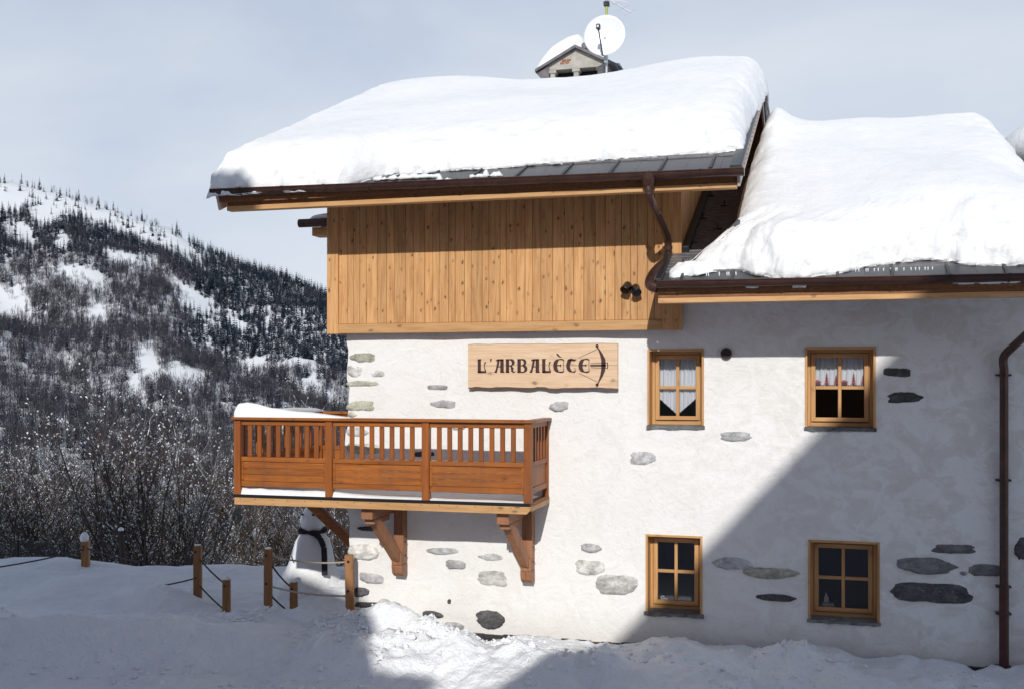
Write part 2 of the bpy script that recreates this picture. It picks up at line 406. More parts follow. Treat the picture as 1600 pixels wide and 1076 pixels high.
M['bark_near'] = snowy('snowy bark', (.045, .035, .030), (.11, .085, .070), .72, .95, 1.2)
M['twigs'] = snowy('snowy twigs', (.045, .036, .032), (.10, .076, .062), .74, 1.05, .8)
M['twigs_far'] = snowy('far haze-blue bare twigs', (.034, .035, .048), (.085, .080, .095), .95, 1.5, .05)  # blue of the distant air mixed into the twig colour

# ================================================================== SETTING: terrain
RIDGE = [(-60, 330), (-50, 285), (-40.7, 281), (-39, 293), (-37.2, 311), (-35, 338), (-33, 359), (-31.5, 388), (-30, 412), (-28.3, 432), (-26.7, 448), (-25, 470), (-23.5, 490), (-18, 515), (-5, 540), (10, 500), (30, 400), (60, 380)]
ra = np.array([a+YAW for a, v in RIDGE]); rv = np.array([(588-v)/1708 for a, v in RIDGE])   # tan elevation per unit of view depth
def hill(x, y):
    r = np.hypot(x, y); a = np.degrees(np.arctan2(x, y)); ap = a+YAW
    ap = (ap+180) % 360-180
    te = np.interp(ap, ra, rv)*np.cos(np.radians(np.clip(ap, -75, 75)))     # slope to the crest as seen from the camera
    Rr = np.interp(ap, [-50, -25, -8, 20], [1750, 1700, 1350, 1500])
    top = CAMZ+te*Rr
    near = -.6-.30*np.clip(r-23, 0, 100)-.205*np.clip(r-123, 0, 350)
    vz = -101.0
    s = np.clip((r-480)/(Rr-480), 0, 1)
    rise = vz+(top-vz)*(s**1.08)+(r > Rr)*(-.35)*(r-Rr)*.6
    z = np.where(r < 480, np.maximum(near, vz), rise)
    bl = sstep(440, 560, r); z = np.where((r > 440) & (r < 560), np.maximum(near, vz)*(1-bl)+(vz+(top-vz)*(s**1.08))*bl, z)
    und = fbm(x/130, y/130, 5, 4)*26*sstep(520, 900, r)*(1-.75*sstep(Rr*.8, Rr, r))
    z = z+und+fbm(x/14, y/14, 9, 3)*1.4*sstep(26, 60, r)
    back = sstep(62, 95, np.abs(ap)); flat = 1.5+1.0*fbm(x/30, y/30, 3, 3)+.02*r
    return z*(1-back)+flat*back
def near_z(x, y):
    """snow surface around the chalet"""
    n1 = fbm(x/3.1, y/2.3, 21, 3); n2 = fbm(x/.62, y/.5, 31, 4, .55); n3 = fbm(x/.16, y/.14, 41, 3, .6)
    z = .03+n1*.17+.12*fbm(x/1.1, y/.8, 26, 2)*sstep(14.4, 13.4, y)
    rough = np.clip(.35+.9*fbm(x/1.9, y/1.2, 51, 2), .12, 1)
    # ploughed bank in front, on the left, its crest falling to the right
    yb = np.interp(x, [-14, -10.2, -8.6, -7.5, -6.3, -5.4], [11.3, 11.75, 12.15, 12.6, 13.0, 13.2])+.12*fbm(x/1.3, x*0+2.2, 33, 2); cr = np.interp(x, [-16, -12.2, -10.2, -8.5, -7.4, -6.3, -5.4, -4.8], [.66, .66, .66, .62, .42, .24, .10, .0])
    d = (y-yb); prof = np.where(d > 0, .32+.68*np.exp(-(d/1.25)**2), np.exp(-(d/.28)**2)*.88+.12)*np.where(d > 0, sstep(3.3, 1.1, d), 1)
    z = z+cr*prof
    # back field swelling up behind the rope fence, to the snowman and beyond
    fld = sstep(15.6, 18.0, y+.30*(x+9))*sstep(-6.4, -7.6, x)
    z = z+fld*(.16+.10*fbm(x/2.5, y/2.5, 61, 2))
    z = z+.16*np.exp(-(((x+11.3)/1.5)**2+((y-16.1)/.8)**2))
    z = z+.30*np.exp(-(((x+10.3)/.65)**2+((y-15.55)/.35)**2))
    z = z+.30*np.exp(-(((x+14.3)/1.8)**2+((y-17.2)/1.3)**2))*.95
    z = z+.16*np.exp(-(((x+8.0)/1.1)**2+((y-17.4)/.8)**2))
    # heaps shovelled off the path in front of the wall
    for cx, cy, sx, sy, h in ((-5.75, 14.35, .42, .30, .36), (-5.05, 14.15, .42, .28, .26), (-5.1, 13.35, .5, .33, .34), (-4.45, 13.35, .30, .30, .24), (-5.75, 12.7, .55, .36, .30),
                              (-3.6, 13.3, .55, .35, .20), (-6.9, 14.4, .55, .25, .20), (-7.9, 14.35, .5, .22, .14), (-2.7, 12.9, .8, .4, .22), (-1.3, 13.6, .5, .35, .16),
                              (-.3, 13.9, .42, .40, .13), (.55, 13.7, .35, .5, .12), (1.35, 13.75, .45, .5, .12), (2.2, 13.5, .4, .5, .10), (-.8, 12.9, .8, .5, .15), (1.2, 12.8, .9, .4, .16), (3.2, 13.6, .6, .6, .12)):
        q = np.exp(-((np.abs((x-cx)/sx))**2.2+(np.abs((y-cy)/sy))**2.4)); z = z+h*q; rough = np.maximum(rough, q*1.0)
    right = sstep(-1.6, -.4, x)*sstep(15, 14.6, y)
    z = z+right*np.clip(fbm(x/.55, y/1.1, 77, 2, .5)*.26, -.06, .2)
    z = z+.10*sstep(-3.2, -1.4, x)
    tr = sstep(15.8, 15.1, y)*sstep(-10.5, -9.0, x)
    soft = np.clip(tr+.15, 0, 1)
    z = z+n2*.16*rough*soft+n3*.085*rough*soft+.05*rough*soft*np.abs(fbm(x/.28, y/.24, 97, 3))+n2*.035*sstep(20, 17, y)+.05*np.abs(fbm(x/.9, y/.7, 93, 3))*soft
    # melt gap along the foot of the wall
    ge = np.interp(x, [-5.4, -4.6, -2.6, -1.2, 3], [14.76, 14.50, 14.62, 14.80, 14.83])
    g = sstep(ge, ge+.12, y+.16*fbm(x/.5, y/.5, 88, 3))*sstep(-6.0, -5.2, x)*sstep(15.3, 15.2, y)
    z = z*(1-g)+(-.10)*g
    t = -x*S_+y*C_; f = sstep(20.0, 22.6, t)*sstep(13, 15, y); z = z*(1-f)+(-.50-.30*np.clip(np.hypot(x, y)-23, 0, 99))*f
    return z
# far terrain sheet (polar, full circle)
rr = np.concatenate([[0.0], np.linspace(6, 24, 8), np.geomspace(27, 2600, 150), [3200, 4200, 6000]])
aa = np.concatenate([np.arange(-56, 12, .45), np.arange(12, 304, 4.0)])
aa = np.radians(aa)
G, A = np.meshgrid(rr, aa, indexing='ij'); X = G*np.sin(A); Y = G*np.cos(A); Z = hill(X, Y)
Z = Z-.9*sstep(29, 24, G)*1.0
nr, na = G.shape
I = np.arange(nr*na).reshape(nr, na)
F = np.stack([I[:-1, :], np.roll(I, -1, 1)[:-1, :], np.roll(I, -1, 1)[1:, :], I[1:, :]], -1).reshape(-1, 4)
tag(npobj('hillside', np.stack([X, Y, Z], -1).reshape(-1, 3), F[:, ::-1], M['snow_smooth']), kind='structure', label='snow-covered mountainside across the valley')
# near snow sheet
xs = np.concatenate([np.arange(-34, -15, .25), np.arange(-15, 4.0, .05), np.arange(4.0, 14, .3)]); ys = np.concatenate([np.arange(-12, 10.2, .4), np.arange(10.2, 18.5, .05), np.arange(18.5, 27.2, .12)])
X, Y = np.meshgrid(xs, ys, indexing='ij'); Z = near_z(X, Y)
up = sstep(9.5, 2, Y); Z = Z*(1-up)+(Z*.5+2.05)*up     # the street climbs to where the photographer stands
Z = Z-1.2*sstep(-28, -34, X)
nx, ny = X.shape; I = np.arange(nx*ny).reshape(nx, ny)
F = np.stack([I[:-1, :-1], I[1:, :-1], I[1:, 1:], I[:-1, 1:]], -1).reshape(-1, 4)
tag(npobj('snow_ground', np.stack([X, Y, Z], -1).reshape(-1, 3), F, M['snow_ground']), kind='structure', label='trodden and drifted snow around the chalet')
def gz(x, y): return float(near_z(np.array([x]), np.array([y]))[0])

# crumbs and clods of shovelled snow
def crumbs():
    n = 5200; cx = np.concatenate([rng.uniform(-10.5, 3.0, n//2), rng.normal(-5.2, .9, n//4), rng.uniform(-8.5, -4.5, n//4)]); cy = np.concatenate([rng.uniform(11.2, 14.75, n//2), rng.normal(13.7, .6, n//4), rng.uniform(13.4, 15.2, n//4)])
    ok = (cy < 14.8) & (cy > 10.8) & (fbm(cx/.8, cy/.6, 14, 2) > -.02); cx, cy = cx[ok], cy[ok]; n = len(cx); r = .012+.045*rng.random(n)**3.2; zz = near_z(cx, cy)
    base = np.array([[1, 0, 0], [-1, 0, 0], [0, 1, 0], [0, -1, 0], [0, 0, 1], [0, 0, -1]], float)
    jit = rng.uniform(.6, 1.3, (n, 6, 1)); a = rng.uniform(0, 6.28, n); c, s_ = np.cos(a), np.sin(a); V = base[None]*jit*r[:, None, None]; V = V+rng.uniform(-.25, .25, V.shape)*r[:, None, None]
    X = V[..., 0]*c[:, None]-V[..., 1]*s_[:, None]+cx[:, None]; Y = V[..., 0]*s_[:, None]+V[..., 1]*c[:, None]+cy[:, None]; Z = V[..., 2]*.8+zz[:, None]+r[:, None]*.25
    F = np.array([[0, 2, 4], [2, 1, 4], [1, 3, 4], [3, 0, 4], [2, 0, 5], [1, 2, 5], [3, 1, 5], [0, 3, 5]]); F = (F[None]+(np.arange(n)*6)[:, None, None]).reshape(-1, 3)
    tag(npobj('snow_crumbs', np.stack([X, Y, Z], -1).reshape(-1, 3), F, M['snow_ground'], None, False), 'loose crumbs of shovelled snow along the path before the wall', 'snow', kind='stuff')
crumbs()

# ================================================================== CHALET
ch = thing('chalet', 'white stucco alpine chalet with honey timber upper storey and thick snow on both roofs', 'house', (-6.77, 15, 0))
WY = 15.0
WIN = [dict(x0=-2.26, x1=-1.49, z0=3.035, z1=4.075), dict(x0=-.165, x1=.725, z0=3.035, z1=4.085), dict(x0=-2.285, x1=-1.51, z0=.475, z1=1.535), dict(x0=-.125, x1=.775, z0=.50, z1=1.545)]
# --- stucco wall with window openings, thick reveals
def build_wall():
    mb = MB(); x0, x1, z0, z1 = -6.77, 2.95, -.3, 5.25
    xb = sorted({x0, x1, *[w['x0'] for w in WIN], *[w['x1'] for w in WIN]}); zb = sorted({z0, z1, *[w['z0']-.05 for w in WIN], *[w['z1'] for w in WIN]})
    def fill(b, st):
        o = []
        for a, c in zip(b[:-1], b[1:]):
            n = max(1, round((c-a)/st)); o += [a+(c-a)*i/n for i in range(n)]
        return o+[b[-1]]
    X = fill(xb, .14); Zs = fill(zb, .14)
    def inside(x, z): return any(w['x0'] < x < w['x1'] and w['z0']-.05 < z < w['z1'] for w in WIN)
    def P(x, z):
        onedge = any(w['x0']-.02 <= x <= w['x1']+.02 and w['z0']-.07 <= z <= w['z1']+.02 for w in WIN)
        k = 0 if onedge else 1
        dy = float(fbm(x/1.1, z/1.1, 3, 3))*.045*k
        xx = x
        if x < x0+.01: xx = x+float(fbm(0, z/.34, 7, 3))*.085+.02; dy += .015
        return (xx, WY+dy, z)
    for i, x in enumerate(X):
        for z in Zs: mb.v.append(P(x, z))
    nz = len(Zs)
    for i in range(len(X)-1):
        for j in range(nz-1):
            if inside((X[i]+X[i+1])/2, (Zs[j]+Zs[j+1])/2): continue
            mb.f.append((i*nz+j, (i+1)*nz+j, (i+1)*nz+j+1, i*nz+j+1)); mb.m.append(0)
    for w in WIN:
        a, b, c, d = w['x0'], w['x1'], w['z0']-.05, w['z1']; y0, y1 = WY, WY+.45
        for p in (((a, y0, c), (a, y1, c), (a, y1, d), (a, y0, d)), ((b, y0, c), (b, y0, d), (b, y1, d), (b, y1, c)), ((a, y0, d), (a, y1, d), (b, y1, d), (b, y0, d)), ((a, y0, c), (b, y0, c), (b, y1, c), (a, y1, c))):
            mb.add(p, [(0, 1, 2, 3)])
    # left flank, uneven corner shared, and the other outer faces
    o = len(mb.v); ysd = [WY]+[WY+.25*k for k in range(1, 38)]
    for k, y in enumerate(ysd):
        for z in Zs:
            if k == 0: p = P(x0, z)
            else: p = (x0+float(fbm(y/1.1, z/1.1, 13, 2))*.04, y, z)
            mb.v.append(p)
    for k in range(len(ysd)-1):
        for j in range(nz-1): mb.f.append((o+(k+1)*nz+j, o+k*nz+j, o+k*nz+j+1, o+(k+1)*nz+j+1)); mb.m.append(0)
    yb = ysd[-1]
    mb.add([(x1, WY, z0), (x1, yb, z0), (x1, yb, z1), (x1, WY, z1)], [(0, 1, 2, 3)])
    mb.add([(x0, yb, z0), (x1, yb, z0), (x1, yb, z1), (x0, yb, z1)], [(3, 2, 1, 0)])
    mb.add([(x0+.05, WY+.05, z1), (x1, WY+.05, z1), (x1, yb, z1), (x0+.05, yb, z1)], [(0, 1, 2, 3)])
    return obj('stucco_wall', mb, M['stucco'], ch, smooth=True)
wall = build_wall()
wall.data.polygons.foreach_set('use_smooth', [True]*len(wall.data.polygons))
# --- field stones showing through the stucco  (pixel centre, pixel size, tone)
ST = [(568, 558, 48, 16, 'g'), (551, 580, 24, 18, 'l'), (592, 583, 22, 11, 'l'), (566, 599, 52, 10, 'g'), (564, 634, 46, 15, 'g'), (547, 647, 16, 8, 'g'), (683, 605, 36, 9, 'm'), (692, 631, 40, 13, 'm'), (873, 634, 30, 15, 'm'),
      (553, 674, 34, 14, 'm'), (566, 700, 60, 17, 'g'), (663, 709, 40, 10, 'd'), (717, 669, 22, 5, 'm'), (570, 863, 50, 24, 'l'), (578, 826, 40, 8, 'd'), (581, 903, 40, 16, 'm'), (563, 925, 26, 18, 'd'), (585, 946, 62, 13, 'd'), (690, 860, 54, 10, 'm'), (713, 881, 30, 15, 'm'), (768, 869, 42, 12, 'm'), (769, 903, 44, 24, 'l'),
      (702, 939, 6, 8, 'd'), (676, 959, 33, 11, 'd'), (709, 977, 28, 10, 'm'), (766, 967, 46, 32, 'd'), (923, 856, 32, 13, 'm'), (921, 886, 48, 22, 'l'), (965, 913, 62, 30, 'l'), (1150, 682, 46, 16, 'm'), (1004, 716, 44, 22, 'm'),
      (1145, 880, 54, 20, 'm'), (1204, 894, 80, 18, 'g'), (1212, 933, 54, 12, 'd'), (1401, 581, 43, 16, 'd'), (1413, 621, 52, 19, 'd'), (1491, 857, 66, 16, 'm2'), (1449, 884, 88, 29, 'm2'), (1506, 895, 11, 7, 'm'), (1542, 889, 50, 22, 'm2'), (1455, 926, 100, 32, 'd'), (1596, 857, 20, 40, 'd'),
      (547, 985, 10, 26, 'd'), (549, 959, 14, 10, 'd')]
M['stone_m2'] = stone_mat('mid dark stone', (.16, .16, .158))
for (u, v, w, h, tone) in ST:
    c = at(u, v, y=WY); t = WY/(C_+(u-800)/1708*S_); wm = w*t/1708/1.0*1.02; hm = h*t/1708*(.88 if tone in ('d', 'm2') else 1)
    if c.x-wm/2 < -6.74: c.x = -6.74+wm/2
    n = 40; mb = MB(); sd = int(u*7+v); ang0 = random.uniform(-.12, .12)
    fl = random.uniform(2.1, 3.6)
    def outl(k, sc):
        q = 2*math.pi*k/n; rr_ = (abs(math.cos(q))**fl+abs(math.sin(q))**fl)**(-1/fl)
        rr_ *= 1+.34*float(fbm(math.cos(q)*1.3+sd, math.sin(q)*1.3, 5, 3))+.07*float(fbm(math.cos(q)*6+sd, math.sin(q)*6, 8, 2))
        x, z = math.cos(q)*wm/2*rr_*sc, math.sin(q)*hm/2*rr_*sc
        return x*math.cos(ang0)-z*math.sin(ang0)*.5, z+x*math.sin(ang0)*.4
    prot = .032 if tone in ('d', 'm2') else .026
    V = [(c.x, WY-prot, c.z)]
    for sc, yy in ((.55, -prot), (.86, -prot*.7), (1.0, -.002), (1.06, .03)):
        for k in range(n):
            x, z = outl(k, sc); V.append((c.x+x, WY+yy+random.uniform(-.005, .005)*(sc <= 1), c.z+z))
    Fs = [(0, 1+(k+1) % n, 1+k) for k in range(n)]
    for r_ in range(3):
        for k in range(n): a = 1+r_*n+k; b = 1+r_*n+(k+1) % n; Fs.append((a, b, b+n, a+n))
    mb.add(V, [f[::-1] for f in Fs]); mm = bmesh.new()
    o = obj('stone', mb, M['stone_'+tone], wall, smooth=True)
    bm = bmesh.new(); bm.from_mesh(o.data); bmesh.ops.recalc_face_normals(bm, faces=bm.faces)
    fc = min(bm.faces, key=lambda f: f.calc_center_median().y)
    if fc.normal.y > 0: bmesh.ops.reverse_faces(bm, faces=bm.faces)
    bm.to_mesh(o.data); bm.free()
# --- foundation strip and dark gravel gap at the foot of the wall
mb = MB(); 
for i in range(60):
    x = -5.6+8.5*i/60; mb.box(x, x+8.5/60, 14.955, 15.03, -.3, .005+.02*random.random(), .004)
tag(obj('foundation_membrane', mb, M['asphalt'], ch), kind='stuff')
mb = MB(); mb.box(-5.9, 2.95, 14.62, 14.98, -.3, -.035, .004); tag(obj('gravel_strip', mb, M['asphalt']), kind='structure', label='dark gravel strip along the foot of the wall')

# --- windows
def build_window(w, i):
    x0, x1, z0, z1 = w['x0'], w['x1'], w['z0'], w['z1']
    root = bpy.data.objects.new('window', None); col.objects.link(root); root.parent = ch; root.location = Vector(((x0+x1)/2, WY, z0))-ch.location
    root['label'] = ['upper left window with a white net curtain drawn up to a point', 'upper right window with a half curtain printed with red fir trees', 'lower left window without a curtain', 'lower right window in shade with a tissue box on its inner sill'][i]
    th = .03; d = .30; ws, wx = M['window_wood'], M['window_wood_x']
    # casing lining the reveal
    y0 = WY-.022; y1 = WY+d
    mb = MB(); mb.box(x0, x0+th, y0, y1, z0, z1, .004); obj('casing_side', mb, ws, root)
    mb = MB(); mb.box(x1-th, x1, y0, y1, z0, z1, .004); obj('casing_side', mb, ws, root)
    mb = MB(); mb.box(x0+th, x1-th, y0, y1, z1-th, z1, .004); obj('casing_head', mb, wx, root)
    # fixed frame
    a, b, c, e = x0+th, x1-th, z0, z1-th; f = .042; yf0, yf1 = WY+.235, WY+.30
    for g in ((a, a+f, c, e), (b-f, b, c, e)): mb = MB(); mb.box(g[0], g[1], yf0, yf1, g[2], g[3]); obj('frame_stile', mb, ws, root)
    for g in ((a+f, b-f, e-f, e), (a+f, b-f, c, c+.055)): mb = MB(); mb.box(g[0], g[1], yf0, yf1, g[2], g[3]); obj('frame_rail', mb, wx, root)
    # opening sash
    a, b, c, e = a+f+.004, b-f-.004, c+.062, e-f-.004; s = .058; ys0, ys1 = WY+.222, WY+.275
    for g in ((a, a+s, c, e), (b-s, b, c, e)): mb = MB(); mb.box(g[0], g[1], ys0, ys1, g[2], g[3]); obj('sash_stile', mb, ws, root)
    for g in ((a+s, b-s, e-s, e), (a+s, b-s, c, c+s)): mb = MB(); mb.box(g[0], g[1], ys0, ys1, g[2], g[3]); obj('sash_rail', mb, wx, root)
    mb = MB(); mb.box(a+.02, b-.02, ys0-.022, ys0, c+.006, c+.022, .003); obj('drip_bar', mb, wx, root)
    gx0, gx1, gz0, gz1 = a+s, b-s, c+s, e-s; mx_, mz_ = (gx0+gx1)/2, (gz0+gz1)/2; k = .022
    mb = MB(); mb.box(mx_-k, mx_+k, ys0+.006, ys1-.004, gz0, gz1, .005); obj('muntin', mb, ws, root)
    for g in ((gx0, mx_-k), (mx_+k, gx1)): mb = MB(); mb.box(g[0], g[1], ys0+.008, ys1-.006, mz_-k, mz_+k, .005); obj('muntin', mb, wx, root)
    for (p, q) in ((gx0, mx_-k), (mx_+k, gx1)):
        for (r_, t_) in ((gz0, mz_-k), (mz_+k, gz1)):
            mb = MB(); tl = random.uniform(-.002, .002)
            mb.add([(p, WY+.255+tl, r_), (q, WY+.255-tl, r_), (q, WY+.255-tl*2, t_), (p, WY+.255, t_)], [(0, 1, 2, 3)]); obj('pane', mb, M['glass'], root)
    # slate sill with a broken edge
    mb = MB(); n = 22
    ov = [(.012, .035, -.050), (.012, .035, -.050), (.02, .05, -.055), (.015, .03, -.045)][i]
    top = [(x0-ov[0]+(x1-x0+2*ov[0])*j/n) for j in range(n+1)]
    V = []
    for j, x in enumerate(top):
        fy = WY-ov[1]+.022*float(fbm(x/.09, i*3.1, 5, 2)); bz = z0+ov[2]+.022*float(fbm(x/.07, i*5.7+2, 6, 2))
        V += [(x, WY+.235, z0+.004), (x, fy, z0-.006), (x, fy+.008, bz), (x, WY+.10, bz-.004)]
    Fs = []
    for j in range(n):
        for q in range(3): a_ = j*4+q; Fs.append((a_, a_+1, a_+5, a_+4))
    Fs += [(0, 3, 2, 1), tuple(n*4+q for q in range(4))]
    mb.add(V, Fs); obj('sill', mb, M['stone_m2'], root)
    # dark room behind
    mb = MB(); X0, X1, Z0, Z1, Y0, Y1 = x0-.35, x1+.35, z0-.5, z1+.3, WY+.44, WY+2.4
    mb.add([(X0, Y0, Z0), (X1, Y0, Z0), (X1, Y1, Z0), (X0, Y1, Z0), (X0, Y0, Z1), (X1, Y0, Z1), (X1, Y1, Z1), (X0, Y1, Z1)], [(0, 1, 2, 3), (7, 6, 5, 4), (2, 1, 5, 6), (0, 3, 7, 4), (3, 2, 6, 7), (0, 4, 5, 1)][:5])
    mb.box(x0+th, x1-th, WY+.30, WY+.46, z0-.02, z0+.055, .003)
    obj('room', mb, M['room'], root)
    return root, (gx0, gx1, gz0, gz1, mx_, mz_)
wins = [build_window(w, i) for i, w in enumerate(WIN)]
def drape(name, root, x0, x1, ztop, bottom, y=WY+.31, folds=.012, motif=False):
    n, m_ = 26, 12; mb = MB(); V = []
    for i in range(n+1):
        x = x0+(x1-x0)*i/n; zb = bottom(i/n)
        for j in range(m_+1):
            V.append((x, y+folds*math.sin(i*1.3+j*.12)+.006*math.sin(i*.5), ztop+(zb-ztop)*j/m_))
    mb.add(V, [(i*(m_+1)+j, (i+1)*(m_+1)+j, (i+1)*(m_+1)+j+1, i*(m_+1)+j+1) for i in range(n) for j in range(m_)])
    if motif:
        zb = bottom(0)+.004; yy = y-folds-.012; w = x1-x0
        def tri(cx, z, wd, h, m): mb.add([(cx-wd/2, yy, z), (cx+wd/2, yy, z), (cx, yy, z+h)], [(0, 1, 2)], m)
        for cx, hh in ((.52, .16), (.88, .13)):
            for q in range(4): tri(x0+w*cx, zb+.02+q*hh*.22, .065*(1-q*.2), hh*.36, 1)
            mb.add([(x0+w*cx-.006, yy, zb), (x0+w*cx+.006, yy, zb), (x0+w*cx+.006, yy, zb+.03), (x0+w*cx-.006, yy, zb+.03)], [(0, 1, 2, 3)], 2)
        tri(x0+w*.16, zb+.045, .12, .035, 1); mb.add([(x0+w*.02, yy, zb+.01), (x0+w*.30, yy, zb+.01), (x0+w*.27, yy, zb+.04), (x0+w*.05, yy, zb+.04)], [(0, 1, 2, 3)], 2)
        for q in range(14): tri(x0+w*(q+.5)/14, zb-.004, w/14*.8, .022, 2)
    obj(name, mb, [M['curtain'], M['red_print'], M['dark_print']], root)
r0, g0 = wins[0]
drape('curtain', r0, g0[0]-.03, g0[4]-.006, g0[3]+.03, lambda s: g0[2]+(g0[5]-g0[2])*.62*(1-s)+.01)
drape('curtain', r0, g0[4]+.006, g0[1]+.03, g0[3]+.03, lambda s: g0[2]+(g0[5]-g0[2])*.62*s+.03)
r1, g1 = wins[1]
drape('curtain', r1, g1[0]-.03, g1[4]-.004, g1[3]+.03, lambda s: g1[5]+.025, motif=True)
drape('curtain', r1, g1[4]+.004, g1[1]+.03, g1[3]+.03, lambda s: g1[5]+.025, motif=True)
# tissue box on the inner sill of the lower right window
g3 = wins[3][1]
tb = thing('tissue_box', 'small white tissue box with a pulled-up tissue behind the lower right window', 'tissue box', (g3[0]+.13, WY+.38, g3[2]-.06))
mb = MB(); mb.box(g3[0]+.05, g3[0]+.20, WY+.33, WY+.43, g3[2]-.063, g3[2]+.03, .005); obj('box', mb, M['tissue'], tb)
mb = MB(); cx = g3[0]+.10; mb.add([(cx-.03, WY+.37, g3[2]+.03), (cx+.03, WY+.38, g3[2]+.03), (cx+.035, WY+.36, g3[2]+.10), (cx-.005, WY+.38, g3[2]+.17), (cx-.03, WY+.375, g3[2]+.09)], [(0, 1, 2, 3, 4)]); obj('tissue', mb, M['tissue'], tb)
g2 = wins[2][1]
mb = MB(); mb.tube([(g2[0]+.05+.022*math.cos(q*.7), WY+.36, g2[2]+.005+.022*math.sin(q*.7)) for q in range(10)], .006, 6); mb.blob((g2[0]+.10, WY+.36, g2[2]-.01), (.03, .02, .012), 8, 5)
tag(obj('sill_ornament', mb, M['tissue']), 'tiny white ring ornament on the inner sill of the lower left window', 'ornament')

# --- timber upper storey
BY = 14.82
clad = bpy.data.objects.new('timber_storey', None); col.objects.link(clad); clad.parent = ch; clad.location = Vector((-6.98, BY, 4.33))-ch.location
mb = MB(); mb.box(-6.93, -1.80, BY+.03, BY+9.2, 4.36, 6.30, .01); obj('core_wall', mb, M['dark_wood'], clad)
x = -6.80; i = 0
ws = [.11, .165, .095, .14, .12, .175, .13, .10]
while x < -2.035:
    w = random.choice(ws); x2 = min(x+w, -2.03)
    if -2.03-x2 < .07: x2 = -2.03
    mb = MB(); mb.box(x+.0015, x2-.0015, BY+.004+random.uniform(0, .004), BY+.035, 4.47, 6.42, .006); obj('board', mb, M['larch'], clad); x = x2; i += 1
mb = MB(); mb.box(-6.98, -6.80, BY-.02, BY+.12, 4.325, 6.42, .006); obj('corner_post', mb, M['larch'], clad)
mb = MB(); mb.box(-2.03, -1.77, BY-.022, BY+.12, 4.325, 6.42, .006); obj('corner_post', mb, M['larch'], clad)
mb = MB(); mb.box(-6.80, -2.03, BY-.018, BY+.12, 4.33, 4.468, .006); obj('bottom_beam', mb, M['larch_x'], clad)
# flank boards, left and right
for sx in (-6.955, -1.795):
    for k in range(14):
        y = BY+.125+k*.19; mb = MB(); mb.box(sx-.02, sx+.02, y, y+.187, 4.33 if sx < -3 else 5.0, 6.5+.4*(y-14.5), .004); obj('flank_board', mb, M['larch'], clad)
    for k in range(14, 26):
        y = BY+.125+k*.19; top = 6.5+.4*(y-14.5); mb = MB(); mb.box(sx-.02, sx+.02, y, y+.187, 5.0, min(top, 8.4), .004); obj('flank_board', mb, M['larch'], clad)

# --- main roof
MX0, MX1, MY0, MZ0, MS, RY = -8.16, -.92, 13.72, 6.265, .417, 19.5
def mz(y): return MZ0+MS*(y-MY0) if y <= RY else MZ0+MS*(RY-MY0)-MS*(y-RY)
mroof = bpy.data.objects.new('main_roof', None); col.objects.link(mroof); mroof.parent = ch; mroof.location = Vector((MX0, MY0, MZ0))-ch.location
yb = 2*RY-MY0
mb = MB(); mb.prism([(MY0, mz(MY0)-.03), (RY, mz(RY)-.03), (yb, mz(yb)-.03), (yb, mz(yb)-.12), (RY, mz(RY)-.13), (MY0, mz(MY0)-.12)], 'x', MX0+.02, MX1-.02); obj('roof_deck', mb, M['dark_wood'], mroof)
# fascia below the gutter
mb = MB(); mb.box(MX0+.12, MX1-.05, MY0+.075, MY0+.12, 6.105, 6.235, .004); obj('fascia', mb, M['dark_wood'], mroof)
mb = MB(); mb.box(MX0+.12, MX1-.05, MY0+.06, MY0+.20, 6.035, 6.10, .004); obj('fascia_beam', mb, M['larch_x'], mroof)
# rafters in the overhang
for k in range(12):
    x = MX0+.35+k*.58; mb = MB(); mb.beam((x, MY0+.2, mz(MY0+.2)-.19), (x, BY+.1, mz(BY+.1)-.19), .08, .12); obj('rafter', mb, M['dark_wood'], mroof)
# purlins carrying the gable overhangs, soffit boards, barge boards
for y in (15.1, 17.3, 19.5, 21.7, 23.9):
    for xa, xb in ((-1.80, MX1-.12), (-6.93, MX0+.25)):
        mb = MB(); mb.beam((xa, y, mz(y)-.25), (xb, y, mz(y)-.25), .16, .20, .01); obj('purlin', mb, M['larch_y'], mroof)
for k in range(14):
    y = MY0+.1+k*.41
    if y+.40 > RY: break
    for xa, xb in ((-1.80, MX1-.06),):
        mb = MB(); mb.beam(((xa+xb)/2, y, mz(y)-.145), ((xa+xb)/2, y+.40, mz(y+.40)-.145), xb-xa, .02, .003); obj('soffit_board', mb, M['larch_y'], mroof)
for xx in (MX1, MX0):
    for ya, yc in ((MY0, RY), (yb, RY)):
        sg = 1 if xx == MX1 else -1
        mb = MB(); mb.beam((xx-.02*sg, ya, mz(ya)-.13), (xx-.02*sg, yc, mz(yc)-.13), .035, .20, .004); obj('barge_board', mb, M['barge'], mroof)
        mb = MB(); mb.beam((xx-.05*sg, ya-.0, mz(ya)+.015), (xx-.05*sg, yc, mz(yc)+.015), .14, .06, .006); obj('verge_flashing', mb, M['zinc'], mroof)
for k in range(20):
    y = MY0+.15+k*.28; mb = MB(); mb.blob((MX1+.004, y, mz(y)-.11), (.006, .008, .008), 6, 4); obj('nail', mb, M['black_metal'], mroof)
